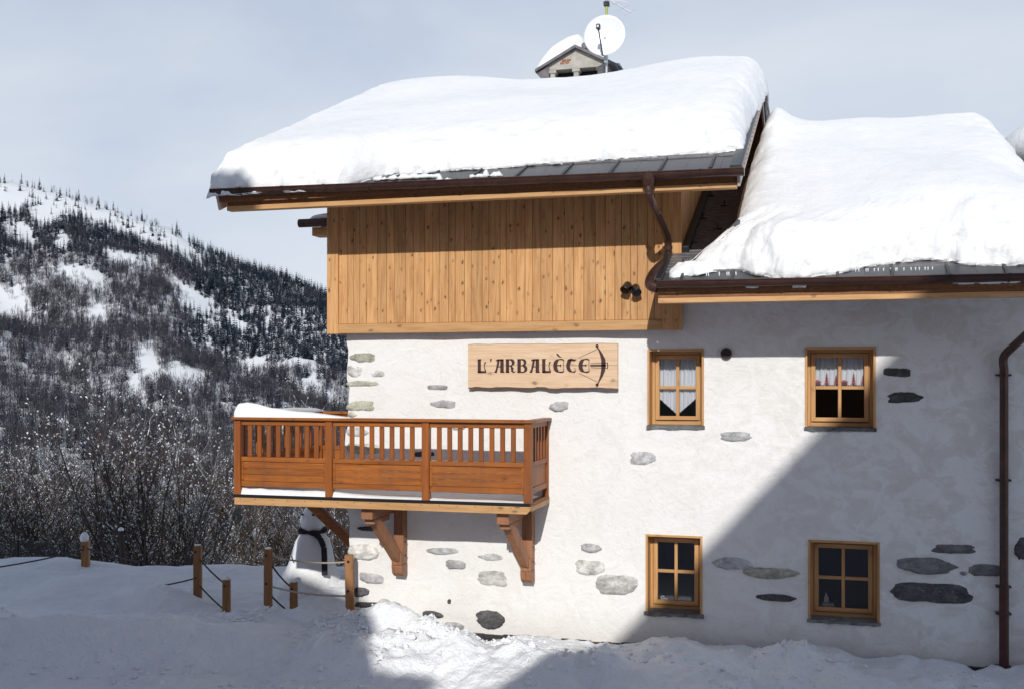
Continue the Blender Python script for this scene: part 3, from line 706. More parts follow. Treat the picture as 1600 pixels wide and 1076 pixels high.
# zinc eave panels with seams
def eave_strip(parent, x0, x1, y0, y1, zf, step, first=.30):
    xs_ = [x0]; xx = x0+first
    while xx < x1-.15: xs_.append(xx); xx += step
    xs_.append(x1)
    for a, b in zip(xs_[:-1], xs_[1:]):
        for aa_, bb_ in ((a, (a+b)/2), ((a+b)/2, b)):
            mb = MB(); ys_ = [y0, y1]; dz = random.uniform(-.003, .003)
            mb.add([(aa_+.001, y0, zf(y0)+dz), (bb_-.001, y0, zf(y0)), (bb_-.001, y1, zf(y1)), (aa_+.001, y1, zf(y1)+dz), (aa_+.001, y0, zf(y0)-.025), (bb_-.001, y0, zf(y0)-.025), (bb_-.001, y1, zf(y1)-.025), (aa_+.001, y1, zf(y1)-.025)],
                   [(0, 1, 2, 3), (4, 5, 1, 0), (1, 5, 6, 2), (2, 6, 7, 3), (3, 7, 4, 0), (7, 6, 5, 4)]); obj('eave_panel', mb, M['zinc'], parent)
    for a in xs_[1:-1]:
        mb = MB(); mb.beam((a, y0-.005, zf(y0)+.012), (a, y1, zf(y1)+.012), .035, .03, .004); obj('seam', mb, M['seam'], parent)
eave_strip(mroof, MX0+.1, MX1-.13, MY0, 14.44, mz, .632, .45)
def slates(parent, x0, x1, y0, y1, zf, name='slate_courses', dx=.22, dy=.115):
    mb = MB(); y = y0; r = 0
    while y < y1:
        x = x0-(r % 2)*dx/2
        while x < x1:
            a, b = max(x, x0), min(x+dx-.004, x1)
            if b-a > .02:
                l = random.uniform(-.004, .006); t0 = .020+random.uniform(0, .006); yy = y+l
                mb.add([(a, yy, zf(yy)+t0), (b, yy, zf(yy)+t0), (b, y+dy*1.7, zf(y+dy*1.7)+.004), (a, y+dy*1.7, zf(y+dy*1.7)+.004), (a, yy, zf(yy)+.002), (b, yy, zf(yy)+.002)],
                       [(0, 1, 2, 3), (4, 5, 1, 0), (1, 5, 2), (0, 3, 4)])
            x += dx
        y += dy; r += 1
    return tag(obj(name, mb, M['slate'], parent), kind='stuff')
slates(mroof, MX0+.1, MX1-.12, 14.42, 15.2, mz)
mb = MB(); mb.prism([(15.1, mz(15.1)-.02), (RY, mz(RY)-.02), (yb, mz(yb)-.02), (yb, mz(yb)-.005), (RY, mz(RY)), (15.1, mz(15.1))], 'x', MX0+.1, MX1-.12); obj('slate_covering', mb, M['slate'], mroof)

# --- gutters: half round trough along x
def gutter(parent, x0, x1, y, z0, z1, r, step, first=.3, name='gutter'):
    root = MB(); n = 12; prof = []
    for k in range(n+1):
        q = math.pi*k/n; prof.append((-r*math.cos(q), -r*math.sin(q)))
    inner = [((r-.006)*p[0]/r, (r-.006)*p[1]/r) for p in prof][::-1]
    P = prof+inner; m = len(P); V = []; K = 24
    for i in range(K+1):
        x = x0+(x1-x0)*i/K; z = z0+(z1-z0)*i/K; sag = .004*math.sin(i*1.7)
        for (a, b) in P: V.append((x, y+a, z+b+sag))
    Fs = [(i*m+k, i*m+(k+1) % m, (i+1)*m+(k+1) % m, (i+1)*m+k) for i in range(K) for k in range(m)]
    root.add(V, Fs)
    root.tube([(x0, y-r, z0+.004), (x1, y-r, z1+.004)], .011, 8)
    for xx, zz in ((x0, z0), (x1, z1)):
        root.prism([(y+p[0], zz+p[1]) for p in prof], 'x', xx-.004, xx+.004)
    g = obj(name, root, M['copper'], parent, smooth=False)
    xx = x0+first
    while xx < x1-.05:
        z = z0+(z1-z0)*(xx-x0)/(x1-x0); mb = MB()
        arc = [(y-(r+.007)*math.cos(math.pi*k/10), z-(r+.007)*math.sin(math.pi*k/10)) for k in range(11)]
        arc2 = [(y-(r+.001)*math.cos(math.pi*k/10), z-(r+.001)*math.sin(math.pi*k/10)) for k in range(11)]
        mb.prism(arc+arc2[::-1], 'x', xx-.013, xx+.013); mb.tube([(xx-.014, y-r, z+.006), (xx+.014, y-r, z+.006)], .015, 8)
        obj('gutter_bracket', mb, M['copper'], g); xx += step
    return g
gutter(ch, MX0-.02, MX1+.05, MY0-.085, 6.30, 6.225, .078, .632, .47)

# --- lower roof on the right
LX0, LX1, LY0, LZ0, LS = -1.97, 2.98, 13.72, 4.86, .44
def lz(y): return LZ0+LS*(y-LY0) if y <= RY else LZ0+LS*(RY-LY0)-LS*(y-RY)
lroof = bpy.data.objects.new('lower_roof', None); col.objects.link(lroof); lroof.parent = ch; lroof.location = Vector((LX0, LY0, LZ0))-ch.location
mb = MB(); mb.prism([(LY0, lz(LY0)-.03), (14.80, lz(14.80)-.03), (14.80, lz(14.80)-.12), (LY0, lz(LY0)-.12)], 'x', LX0+.02, LX1-.02)
mb.prism([(14.80, lz(14.80)-.03), (RY, lz(RY)-.03), (yb, lz(yb)-.03), (yb, lz(yb)-.12), (RY, lz(RY)-.13), (14.80, lz(14.80)-.12)], 'x', -1.765, LX1-.02); obj('roof_deck', mb, M['dark_wood'], lroof)
mb = MB(); mb.box(LX0+.03, LX1, LY0+.042, LY0+.08, 4.685, 4.83, .004); obj('fascia', mb, M['dark_wood'], lroof)
mb = MB(); mb.box(LX0+.03, LX1, LY0+.03, LY0+.16, 4.618, 4.683, .004); obj('fascia_beam', mb, M['larch_x'], lroof)
eave_strip(lroof, LX0+.06, LX1, LY0, 14.12, lz, .63, .25)
slates(lroof, LX0+.06, -.4, 14.10, 14.795, lz)
slates(lroof, -1.76, -.3, 14.80, 19.3, lz)
mb = MB(); mb.prism([(14.12, lz(14.12)-.02), (14.80, lz(14.80)-.02), (14.80, lz(14.80)), (14.12, lz(14.12))], 'x', LX0+.06, LX1)
mb.prism([(14.81, lz(14.81)-.02), (RY, lz(RY)-.02), (yb, lz(yb)-.02), (yb, lz(yb)-.003), (RY, lz(RY)), (14.81, lz(14.81))], 'x', -1.76, LX1); obj('slate_covering', mb, M['slate'], lroof)
mb = MB(); mb.beam((LX0+.03, LY0, lz(LY0)+.02), (LX0+.03, 14.80, lz(14.80)+.02), .10, .09, .01); mb.beam((-1.72, 14.83, lz(14.83)+.05), (-1.72, 18.5, lz(18.5)+.05), .09, .10, .006); obj('verge_flashing', mb, M['seam'], lroof)
for (u, v) in ((1082, 383), (1107, 408), (1067, 418), (1098, 345), (1121, 361), (1132, 325), (1166, 305), (1110, 310), (1146, 378)):
    X_ = (u-800)/1708; Zp = (588-v)/1708; dy = C_+X_*S_; t = (LZ0-LS*LY0-CAMZ)/(Zp-LS*dy); x, y = t*(-S_+X_*C_), t*dy; z = lz(y)
    mb = MB(); mb.box(x-.011, x+.011, y, y+.16, z+.02, z+.03, .002); mb.box(x-.011, x+.011, y-.004, y+.006, z+.02, z+.11, .002); mb.box(x-.06, x+.06, y+.012, y+.018, z+.02, z+.045, .002)
    obj('snow_hook', mb, M['black_metal'], lroof)
gutter(ch, -1.93, LX1+.04, LY0-.085, 4.875, 4.86, .078, .632, .25)
# wall above the lower roof ridge end and gable infill of the lower roof
mb = MB(); mb.prism([(15.0, 5.2), (24, 5.2), (24, lz(24)-.15), (RY, lz(RY)-.15), (15.0, lz(15.0)-.15)], 'x', 2.6, 2.9); obj('gable_infill', mb, M['stucco'], ch)
# rear left eave seen under the main roof
rr_ = bpy.data.objects.new('rear_eave', None); col.objects.link(rr_); rr_.parent = ch; rr_.location = Vector((-8.1, 16.5, 6.1))-ch.location
mb = MB(); mb.box(-8.05, -6.99, 16.5, 16.8, 6.02, 6.16, .005); obj('fascia', mb, M['larch_x'], rr_)
mb = MB(); mb.box(-7.72, -6.99, 16.52, 16.8, 5.90, 6.01, .005); obj('rafter_tail', mb, M['dark_wood'], rr_)
mb = MB(); mb.tube([(-8.24, 16.42, 6.22), (-6.99, 16.42, 6.22)], .07, 12); obj('gutter', mb, M['copper'], rr_)
mb = MB(); mb.box(-8.15, -6.99, 16.5, 17.4, 6.24, 6.30, .01); obj('roof_edge', mb, M['slate'], rr_)

# --- downpipes
def smoothpath(pts, n=5):
    pts = [Vector(p) for p in pts]; o = []
    for i in range(len(pts)-1):
        p0 = pts[max(i-1, 0)]; p1 = pts[i]; p2 = pts[i+1]; p3 = pts[min(i+2, len(pts)-1)]
        for k in range(n):
            t = k/n; o.append(.5*((2*p1)+(p2-p0)*t+(2*p0-5*p1+4*p2-p3)*t*t+(-p0+3*p1-3*p2+p3)*t**3))
    return o+[pts[-1]]
dp = bpy.data.objects.new('downpipe', None); col.objects.link(dp); dp.parent = ch; dp.location = Vector((-2.0, 13.65, 6.2))-ch.location
mb = MB(); mb.tube([(-2.04, 13.635, 6.24), (-2.04, 13.635, 6.16), (-2.04, 13.64, 6.07)], [.095, .085, .056], 14); obj('outlet', mb, M['copper'], dp)
mb = MB(); mb.tube(smoothpath([(-2.04, 13.64, 6.10), (-2.03, 13.65, 5.96), (-2.00, 13.80, 5.84), (-1.94, 14.45, 5.60), (-1.93, 14.62, 5.50), (-1.93, 14.66, 5.38)]), .05, 14); obj('pipe', mb, M['copper'], dp)
for p in ((-2.035, 13.645, 5.99), (-1.985, 13.95, 5.785), (-1.93, 14.66, 5.42)):
    mb = MB(); mb.tube([Vector(p)+Vector((0, 0, .02)), Vector(p)-Vector((0, 0, .02))], .057, 14); obj('collar', mb, M['copper'], dp)
mb = MB(); mb.tube([(-1.93, 14.66, 5.40), (-1.93, 14.66, 5.33), (-1.93, 14.62, 5.25)], .036, 12); obj('lower_outlet', mb, M['copper'], dp)
mb = MB(); mb.tube(smoothpath([(-1.95, 14.60, 5.24), (-1.99, 14.30, 5.13), (-2.02, 13.95, 5.01), (-2.03, 13.75, 4.92), (-2.02, 13.66, 4.84), (-1.93, 13.64, 4.80)]), .068, 14); obj('transfer_pipe', mb, M['copper'], dp)
dp2 = bpy.data.objects.new('downpipe', None); col.objects.link(dp2); dp2.parent = ch; dp2.location = Vector((2.28, 14.9, 0))-ch.location
px, py = 2.25, 14.885
mb = MB(); mb.tube(smoothpath([(2.72, 13.66, 4.80), (2.72, 13.70, 4.62), (2.62, 14.05, 4.44), (2.36, 14.72, 4.10), (px, py, 3.95), (px, py, 3.80)])+[(px, py, 1.0)], .052, 14); obj('pipe', mb, M['copper'], dp2)
mb = MB(); mb.tube([(px, py, 1.05), (px, py, -.02)], .058, 14); obj('shoe_pipe', mb, simple('reddish cast pipe', (.075, .022, .018), .45, .2, .2, 8, .02), dp2)
for z in (3.72, 2.4, 1.06, .72, .05):
    mb = MB(); mb.tube([(px, py, z-.02), (px, py, z+.02)], .062, 14); mb.box(px-.09, px+.09, py+.01, 15.0, z-.012, z+.012, .002); obj('collar', mb, M['copper'], dp2)

# --- vent
c = at(1135, 552, y=WY); vent = MB(); vent.tube([(c.x, WY-.03, c.z), (c.x, WY+.03, c.z)], .066, 20)
vo_ = obj('vent', vent, M['black_metal'], ch)
mb = MB(); 
for k in range(20):
    a0, a1 = 2*math.pi*k/20, 2*math.pi*(k+1)/20
    V = [(c.x+r_*math.cos(a), WY+yy, c.z+r_*math.sin(a)) for r_, yy in ((.075, 0), (.075, -.045), (.058, -.045), (.058, -.028)) for a in (a0, a1)]
    mb.add(V, [(0, 1, 3, 2), (2, 3, 5, 4), (4, 5, 7, 6)])
obj('vent_ring', mb, M['copper'], vo_)

# ------------------------------------------------------------------ balcony
bal = bpy.data.objects.new('balcony', None); col.objects.link(bal); bal.parent = ch; bal.location = Vector((-8.03, 14, 1.9))-ch.location
BX0, BX1, BF = -8.035, -3.645, 13.98
DZ = 2.015; RT = 3.085; BB = 16.75
sz, sxm = M['stain_z'], M['stain_x']
def bpart(name, b, m): return obj(name, b, m, bal)
posts = [BX0+.052]+[at(u, 700, y=BF).x for u in (514, 665)]+[BX1-.052]
for k, x in enumerate(posts):
    mb = MB(); mb.box(x-.052, x+.052, BF-.02, BF+.085, DZ+.0, RT-.0, .007); bpart('post', mb, sz)
mb = MB(); mb.box(BX0-.03, BX1+.03, BF-.055, BF+.115, RT, RT+.042, .008); bpart('handrail', mb, sxm)
mb = MB(); mb.box(BX1-.10, BX1+.03, BF+.118, WY-.0, RT-.002, RT+.04, .008); bpart('handrail', mb, wood('stained wood y', (.20, .055, .008), (.32, .095, .013), (.41, .135, .02), 'y', .3, .1, .4))
mb = MB(); mb.box(BX0-.03, BX0+.13, BF+.118, BB, RT-.002, RT+.04, .008); bpart('handrail', mb, sxm)
mb = MB(); mb.box(BX0+.133, -6.80, BB-.15, BB, RT-.002, RT+.04, .008); bpart('handrail', mb, sxm)
for a, b in zip(posts[:-1], posts[1:]):
    a += .054; b -= .054
    for z0, z1, nm in ((3.012, 3.0835, 'top_rail'), (2.495, 2.56, 'middle_rail'), (2.14, 2.215, 'bottom_rail')):
        mb = MB(); mb.box(a, b, BF+.005, BF+.060, z0, z1, .005); bpart(nm, mb, sxm)
    for k in range(8):
        x = a+(b-a)*(k+.95)/8.9-.01; mb = MB(); mb.box(x-.032, x+.032, BF+.018, BF+.050, 2.561, 3.011, .004); bpart('baluster', mb, sz)
    for k in range(3):
        z = 2.217+k*.0925; mb = MB(); mb.box(a+.002, b-.002, BF+.022+random.uniform(0, .003), BF+.045, z, z+.0905, .004); bpart('panel_board', mb, sxm)
    for x in (a+.001, b-.031):
        mb = MB(); mb.box(x, x+.030, BF+.012, BF+.0215, 2.218, 2.494, .002); bpart('panel_moulding', mb, sxm)
def side_rail(x, ya, yb_, n, face):
    yp = [ya, yb_]
    for z0, z1, nm in ((3.012, 3.0835, 'top_rail'), (2.495, 2.56, 'middle_rail'), (2.14, 2.215, 'bottom_rail')):
        mb = MB(); mb.box(x-.028, x+.028, ya, yb_, z0, z1, .005); bpart(nm, mb, M['stain_z'])
    for k in range(n):
        y = ya+(yb_-ya)*(k+.7)/(n+.4); mb = MB(); mb.box(x-.016, x+.016, y-.032, y+.032, 2.561, 3.011, .004); bpart('baluster', mb, sz)
    mb = MB(); mb.box(x-.012, x+.012, ya, yb_, 2.217, 2.493, .004); bpart('panel_board', mb, sz)
side_rail(BX1-.05, BF+.087, WY-.07, 5, 1)
mb = MB(); mb.box(BX1-.09, BX1-.01, WY-.068, WY-.006, DZ-.03, RT-.01, .005); bpart('post', mb, sz)
side_rail(BX0+.05, BF+.087, BB-.12, 14, -1)
mb = MB(); mb.box(BX0, BX0+.10, BB-.118, BB-.02, DZ, RT-.004, .006); bpart('post', mb, sz)
# rear rail on the part that turns the corner
for z0, z1, nm in ((3.012, 3.0835, 'top_rail'), (2.495, 2.56, 'middle_rail'), (2.14, 2.215, 'bottom_rail')):
    mb = MB(); mb.box(BX0+.103, -6.82, BB-.10, BB-.045, z0, z1, .005); bpart(nm, mb, sxm)
for k in range(8):
    x = BX0+.17+k*.142; mb = MB(); mb.box(x-.032, x+.032, BB-.09, BB-.058, 2.561, 3.011, .004); bpart('baluster', mb, sz)
mb = MB(); mb.box(BX0+.105, -6.82, BB-.085, BB-.06, 2.217, 2.493, .004); bpart('panel_board', mb, sxm)
# deck
y = BF+.0; k = 0
while y < BB-.05:
    mb = MB(); xr = BX1-.0 if y+.115 < WY else -6.80; mb.box(BX0+.015, xr, y, min(y+.113, WY-.005 if y < WY-.02 and y+.113 > WY-.02 else y+.113), DZ-.028, DZ-.001, .003); bpart('deck_board', mb, M['dark_wood']); y += .127
mb = MB(); mb.box(BX0, BX1-.01, BF-.035, BF-.002, DZ-.03, DZ+.012, .003); bpart('deck_edge', mb, M['black'])
mb = MB(); mb.prism([(BX0+.03, 1.885), (BX0+.03, DZ-.032), (BX1, DZ-.032), (BX1, 1.945), (BX1-.06, 1.885)], 'y', BF-.05, BF+.0); bpart('fascia', mb, M['larch_x'])
mb = MB(); mb.box(BX1-.05, BX1, BF+.003, WY-.01, 1.915, DZ-.032, .004); bpart('side_fascia', mb, M['larch_y'])
mb = MB(); mb.box(BX0+.03, BX0+.08, BF+.003, BB, 1.89, DZ-.032, .004); bpart('side_fascia', mb, M['larch_y'])
for k in range(18):
    x = BX0+.12+k*.25+random.uniform(-.01, .01); mb = MB(); mb.tube([(x, BF-.055, DZ-.05), (x, BF-.045, DZ-.05)], .006, 6); bpart('screw', mb, M['black_metal'])
# brackets
def bracket(xl, xr):
    bw, bz = M['brown_z'], M['brown_x']
    xm = (xl+xr)/2; hw = .085
    mb = MB(); mb.box(xl-.02, xl+.15, BF+.07, WY-.01, 1.72, 1.884, .008); bpart('bracket_beam', mb, bz)
    mb = MB(); mb.box(xl-.005, xl+.14, BF+.16, BF+.75, 1.64, 1.718, .01); bpart('bracket_beam', mb, bz)
    mb = MB(); mb.box(xr-.15, xr, WY-.16, WY-.005, .98, 1.882, .007); bpart('bracket_post', mb, bw)
    mb = MB(); prof = [(WY-.005, .80), (WY-.12, .80), (WY-.20, .86), (WY-.235, .95), (WY-.235, 1.22), (WY-.163, 1.22), (WY-.163, .97), (WY-.005, .97)]
    mb.prism([(WY-.006, .805), (WY-.14, .805), (WY-.215, .86), (WY-.24, .95), (WY-.24, .975), (WY-.006, .975)], 'x', xr-.152, xr+.002); bpart('bracket_foot', mb, bw)
    mb = MB(); mb.box(xr-.151, xr+.001, WY-.24, WY-.163, .978, 1.16, .005); bpart('bracket_foot', mb, bw)
    mb = MB(); mb.beam((xl+.075, BF+.30, 1.70), (xr-.08, WY-.20, 1.08), .13, .14, .008); bpart('brace', mb, bw)
    for z in (1.10, 1.30):
        mb = MB(); mb.tube([(xr-.165, WY-.09, z), (xr+.018, WY-.09, z)], .010, 8); bpart('bolt', mb, M['black_metal'])
bracket(-6.09, -5.79); bracket(-4.13, -3.86)
mb = MB(); mb.beam((-7.9, 15.75, 1.86), (-6.80, 15.75, .95), .13, .14, .01); bpart('brace', mb, M['stain_x'])
mb = MB(); mb.box(-7.95, -6.80, 15.68, 15.82, 1.74, 1.884, .008); bpart('bracket_beam', mb, M['brown_z'])
# sunlight through the deck gaps, built as thin pale slivers
for k, u in enumerate((632, 650, 666, 682, 715, 732, 749, 766, 834, 1040)):
    q = at(u, 815, y=14.55); mb = MB(); mb.tube([(q.x, 14.55, 1.99), (q.x+.002, 14.55, 1.90), (q.x+.004, 14.55, 1.80-random.random()*.03)], [.007, .005, .001], 6)
    if u < 900: bpart('icicle', mb, M['ice'])

# ================================================================== SNOW ON THE BUILDING
def snow_slab(name, x0f, x1f, y0f, y1, zf, H, na_, nb_, Rf, Rs, lump=.02, seed=3, extra=None, curl=.35, Rb=.5, kf=lambda x: 1.0):
    """thick snow on a roof: a(0..1) across x, b(0..1) up the slope; edges rounded like a quarter ellipse, lumpy lip"""
    def prof(t, L, Ra, Rb_, c0):
        # distance along -> (pos, lift), rounded ends
        n = len(t); pos = np.zeros(n); lift = np.ones(n)
        k = 12
        return pos, lift
    def coords_1d(L, Ra, Rb_, n):
        ph = np.concatenate([[-curl, -curl*.4], np.linspace(0, 1, 18)**1.0*math.pi/2])[:-1]
        a_pos = Ra*(1-np.cos(ph)); a_l = np.sin(np.clip(ph, 0, 9))
        a_pos = np.where(ph < 0, Ra*(1-np.cos(ph)), Ra*(1-np.cos(ph))**1.15)
        mid = np.linspace(Ra, L-Rb_, n); b_pos = L-(Rb_*(1-np.cos(ph)))[::-1]; b_l = a_l[::-1]
        return np.concatenate([a_pos, mid, b_pos]), np.concatenate([a_l, np.ones(n), b_l])
    pb, lb = coords_1d(1.0, .5, .5, 2)     # unused scale, rebuilt below
    ycen = 0
    # param b in metres for a nominal length
    Ly = y1-y0f(0.0); pbm, lbm = coords_1d(Ly, Rf, Rb, nb_); pb = pbm/Ly
    Lx = x1f(17)-x0f(17); pam, lam = coords_1d(Lx, Rs, Rs, na_); pa = pam/Lx
    PA, PB = np.meshgrid(pa, pb, indexing='ij'); LA, LB = np.meshgrid(lam, lbm, indexing='ij')
    xm = x0f(17)+PA*Lx
    y0 = np.vectorize(y0f)(xm); D = PB*(y1-y0); Y = y0+D*(1-(1-np.vectorize(kf)(xm))*np.exp(-D/1.1))
    X0 = np.vectorize(x0f)(Y); X1 = np.vectorize(x1f)(Y); X = X0+PA*(X1-X0)
    lift = np.minimum(LA, 1)*np.minimum(LB, 1)
    lift = np.sqrt(np.clip(1-((1-LA**1.0)**2+(1-LB**1.0)**2), 0, 1)) if False else np.clip(1-((1-LA)**2.5+(1-LB)**2.5)**.4, -.06, 1)
    base = np.vectorize(zf)(Y)
    dl = np.minimum(np.minimum(PB*Ly, (1-PB)*Ly*.6), np.minimum(PA*Lx, (1-PA)*Lx)); rough = np.exp(-(dl/.45)**1.5)
    Hh = H*(1+.16*fbm(X/1.7, Y/1.9, seed, 2))
    if extra is not None: Hh = Hh+extra(X, Y)
    Z = base+Hh*lift
    lip = fbm(X/.26, (Y+Z)/.24, seed+9, 4, .6)+.5*np.abs(fbm(X/.5, (Y+Z)/.4, seed+39, 2))
    front = np.exp(-(D/.6)**1.5); Z = Z+lump*lip*(.12+.5*rough+1.3*front)*np.clip(lift*3, 0, 1); Y = Y+lump*1.8*rough*fbm(X/.18, (Y+Z)/.2, seed+19, 3, .6)-.0
    X = X+lump*.7*rough*fbm(Y/.33, Z/.25, seed+29, 3)
    nx, ny = X.shape; I = np.arange(nx*ny).reshape(nx, ny); V = np.stack([X, Y, Z], -1).reshape(-1, 3)
    F = np.stack([I[:-1, :-1], I[1:, :-1], I[1:, 1:], I[:-1, 1:]], -1).reshape(-1, 4)
    # underside
    B = V.copy(); B[:, 2] = (base+.015).reshape(-1); B[:, 2] = np.minimum(B[:, 2], V[:, 2]-.001); o = len(V)
    F2 = F[:, ::-1]+o
    rim = np.concatenate([I[0, :], I[1:, -1], I[-1, :-1][::-1], I[1:-1, 0][::-1]]); rn = np.roll(rim, -1)
    F3 = np.stack([rim, rn, rn+o, rim+o], -1)
    return npobj(name, np.concatenate([V, B]), np.concatenate([F, F2, F3]), M['snow'], None, True)
def y0_main(x):
    # bare zinc strip from x=-6 rightwards; snow reaches the gutter on the left
    e = float(fbm(x/.7, 3.3, 15, 3))*.16
    s = float(sstep(-6.35, -5.75, x)); q = 13.60*(1-s)+(14.28+.25*float(sstep(-5.5, -2.5, x)))*s
    return q+e*s+.02*e
s1 = snow_slab('roof_snow', lambda y: MX0-.10, lambda y: MX1-.02+.10*float(sstep(16, 19, y)), y0_main, 24.5, lambda y: mz(y), .60, 190, 90, .85, .42, .050, 3,
               lambda X, Y: .05*np.exp(-((X+7)/1.0)**2)+.10*np.exp(-((X+1.8)/1.1)**2)*sstep(15, 19, Y)-.10*np.exp(-((X+4.3)/1.2)**2)*sstep(16, 19, Y)-.13*sstep(16, 14, Y)*sstep(-6.6, -5.6, X)+.03*sstep(-6.8, -7.8, X), kf=lambda x: 1-.68*float(sstep(-5.9, -7.3, x)))
tag(s1, 'thick rounded blanket of snow on the high main roof above the timber storey', 'snow')
def x0_low(y):
    pts = [(13.0, -1.80), (14.05, -1.86), (14.32, -1.84), (14.45, -1.55), (14.58, -1.20), (15.0, -1.10), (16.0, -1.12), (17, -1.10), (18.1, -1.06), (19.75, -.92), (25, -.92)]
    return float(np.mean([np.interp(y+d, [p[0] for p in pts], [p[1] for p in pts]) for d in (-.2, -.13, -.06, 0, .06, .13, .2)]))
def y0_low(x):
    e = float(fbm(x/.55, 8.3, 25, 3))*.22; f = .22*math.exp(-((x-1.3)/.5)**2)+.14*math.exp(-((x+.45)/.3)**2)-.12*math.exp(-((x-.35)/.4)**2)
    return 13.93+e+f+.12*float(sstep(1.0, 1.6, x))
s2 = snow_slab('roof_snow', x0_low, lambda y: LX1+.02-.10*float(sstep(15, 19.5, y)), y0_low, 24.5, lambda y: lz(y), 0.69, 170, 100, .95, .45, .055, 43,
               lambda X, Y: .34*np.exp(-((X+.80)/.34)**2)*sstep(16.8, 19.2, Y)-.42*np.exp(-((X+1.6)/.45)**2)*sstep(15.2, 14.3, Y)-.12*sstep(15.6, 14, Y)-.25*np.exp(-((X-2.9)/.5)**2)*np.exp(-((Y-16)/1.0)**2))
tag(s2, 'thick smooth blanket of snow on the lower right roof, thinning to a tongue at its left corner', 'snow')
# leftover clumps along the zinc strips and the gutters
def clump(cx, y, z, w, label, n=40, h=.045, d=.07, seed=1):
    xs_ = np.linspace(-1, 1, n); V = []; k = 8
    for i, s in enumerate(xs_):
        e = math.sqrt(max(0, 1-s*s)); hh = h*(e**.6)*(.8+1.1*float(fbm(s*w*9, seed, 5, 3))); dd = d*(e**.5)
        for j in range(k):
            q = 2*math.pi*j/k; V.append((cx+s*w/2, y+dd*math.cos(q)*.6, z+max(-.02, hh*math.sin(q))+.012*float(fbm(s*w*14+j, seed+3, 6, 2))))
    mb = MB(); mb.add(V, [(i*k+j, i*k+(j+1) % k, (i+1)*k+(j+1) % k, (i+1)*k+j) for i in range(n-1) for j in range(k)]); mb.f.append(tuple(range(k))[::-1]); mb.m.append(0); mb.f.append(tuple((n-1)*k+q for q in range(k))); mb.m.append(0)
    return tag(obj('snow_clump', mb, M['snow'], None, True), label, 'snow')
for u0, u1, v, lab in ((585, 692, 283, 'long ragged snow clump lying in the main gutter at its left third'), (684, 708, 286, 'small lump of snow drooping over the lip of the main gutter'), (736, 788, 279, 'thin low strip of snow on the main gutter, right of the ragged one')):
    a, b = at(u0, v, y=13.74), at(u1, v, y=13.74); clump((a.x+b.x)/2, 13.68, a.z+.0, b.x-a.x, lab, h=.07, d=.12, seed=u0)
for u0, u1, v, lab in ((1165, 1185, 444, 'tiny patch of snow on the lower zinc strip under the bare corner'), (1238, 1260, 443, 'short patch of snow on the lower gutter edge'), (1488, 1596, 438, 'long strip of snow on the zinc strip at the right end of the lower gutter')):
    a, b = at(u0, v, y=13.70), at(u1, v, y=13.70); clump((a.x+b.x)/2, 13.70, a.z-.03, b.x-a.x, lab, h=.045, seed=u0)
# drips of ice from the snow tongue
mb = MB()
for u in (1085, 1104, 1107, 1124, 1136, 1139, 1150):
    q = at(u, 428, y=14.0); mb.tube([(q.x, 13.97, q.z+.02), (q.x+.004, 13.96, q.z-.03), (q.x, 13.955, q.z-.05-random.random()*.04)], [.009, .005, .001], 6)
for k in range(17):
    x = .45+k*.055+random.uniform(-.03, .03); l = random.random()**2; mb.tube([(x, 13.985, 5.01), (x, 13.98, 4.985), (x, 13.975, 4.965-l*.07)], [.010, .005, .001], 5)
tag(obj('icicles', mb, M['ice']), 'row of small icicles fringing the snow lip of the lower roof', 'icicles', kind='stuff')
# snow on the handrail
def ridge_snow(name, pts, w, label, base):
    """pts: (x, y, height) along a line"""
    n = 60; V = []; k = 14; P = []
    for i in range(n+1):
        t = i/n*(len(pts)-1); a = int(min(t, len(pts)-2)); f = t-a; f = f*f*(3-2*f) if False else f
        P.append([pts[a][c]*(1-f)+pts[a+1][c]*f for c in range(3)])
    for i, (x, y, h) in enumerate(P):
        d = Vector((P[min(i+1, n)][0]-P[max(i-1, 0)][0], P[min(i+1, n)][1]-P[max(i-1, 0)][1], 0)).normalized(); s = Vector((d.y, -d.x, 0))
        e = min(1, math.sqrt(max(0, 1-abs(2*i/n-1)**14)))
        for j in range(k):
            q = math.pi*j/(k-1); ww = w*(.5+.12*min(1, h/.15))*e
            V.append(tuple(Vector((x, y, base))+s*(-ww*math.cos(q))+Vector((0, 0, h*e*max(0,math.sin(q))**.7*(1+.12*float(fbm(x*4, y*4+j*.3, 7, 2)))-.003))))
    mb = MB(); mb.add(V, [(i*k+j, (i+1)*k+j, (i+1)*k+j+1, i*k+j+1)[::-1] for i in range(n) for j in range(k-1)])
    mb.f.append(tuple(range(k))); mb.m.append(0); mb.f.append(tuple(n*k+q for q in range(k))[::-1]); mb.m.append(0)
    return tag(obj(name, mb, M['snow_smooth'], None, True), label, 'snow')
ridge_snow('railing_snow', [(-8.05, 14.03, .14), (-7.98, 14.03, .19), (-7.85, 14.03, .215), (-7.70, 14.03, .20), (-7.5, 14.03, .145), (-7.2, 14.03, .10), (-6.85, 14.03, .075), (-6.6, 14.03, .05), (-6.35, 14.03, .02), (-6.2, 14.03, .006)], .15, 'drift of snow heaped on the left end of the balcony handrail', RT+.042)
ridge_snow('railing_snow', [(-7.985, 14.15, .12), (-7.985, 14.6, .10), (-7.985, 15.6, .09), (-7.985, 16.7, .06)], .14, 'snow lying along the side handrail at the far left of the balcony', RT+.04)
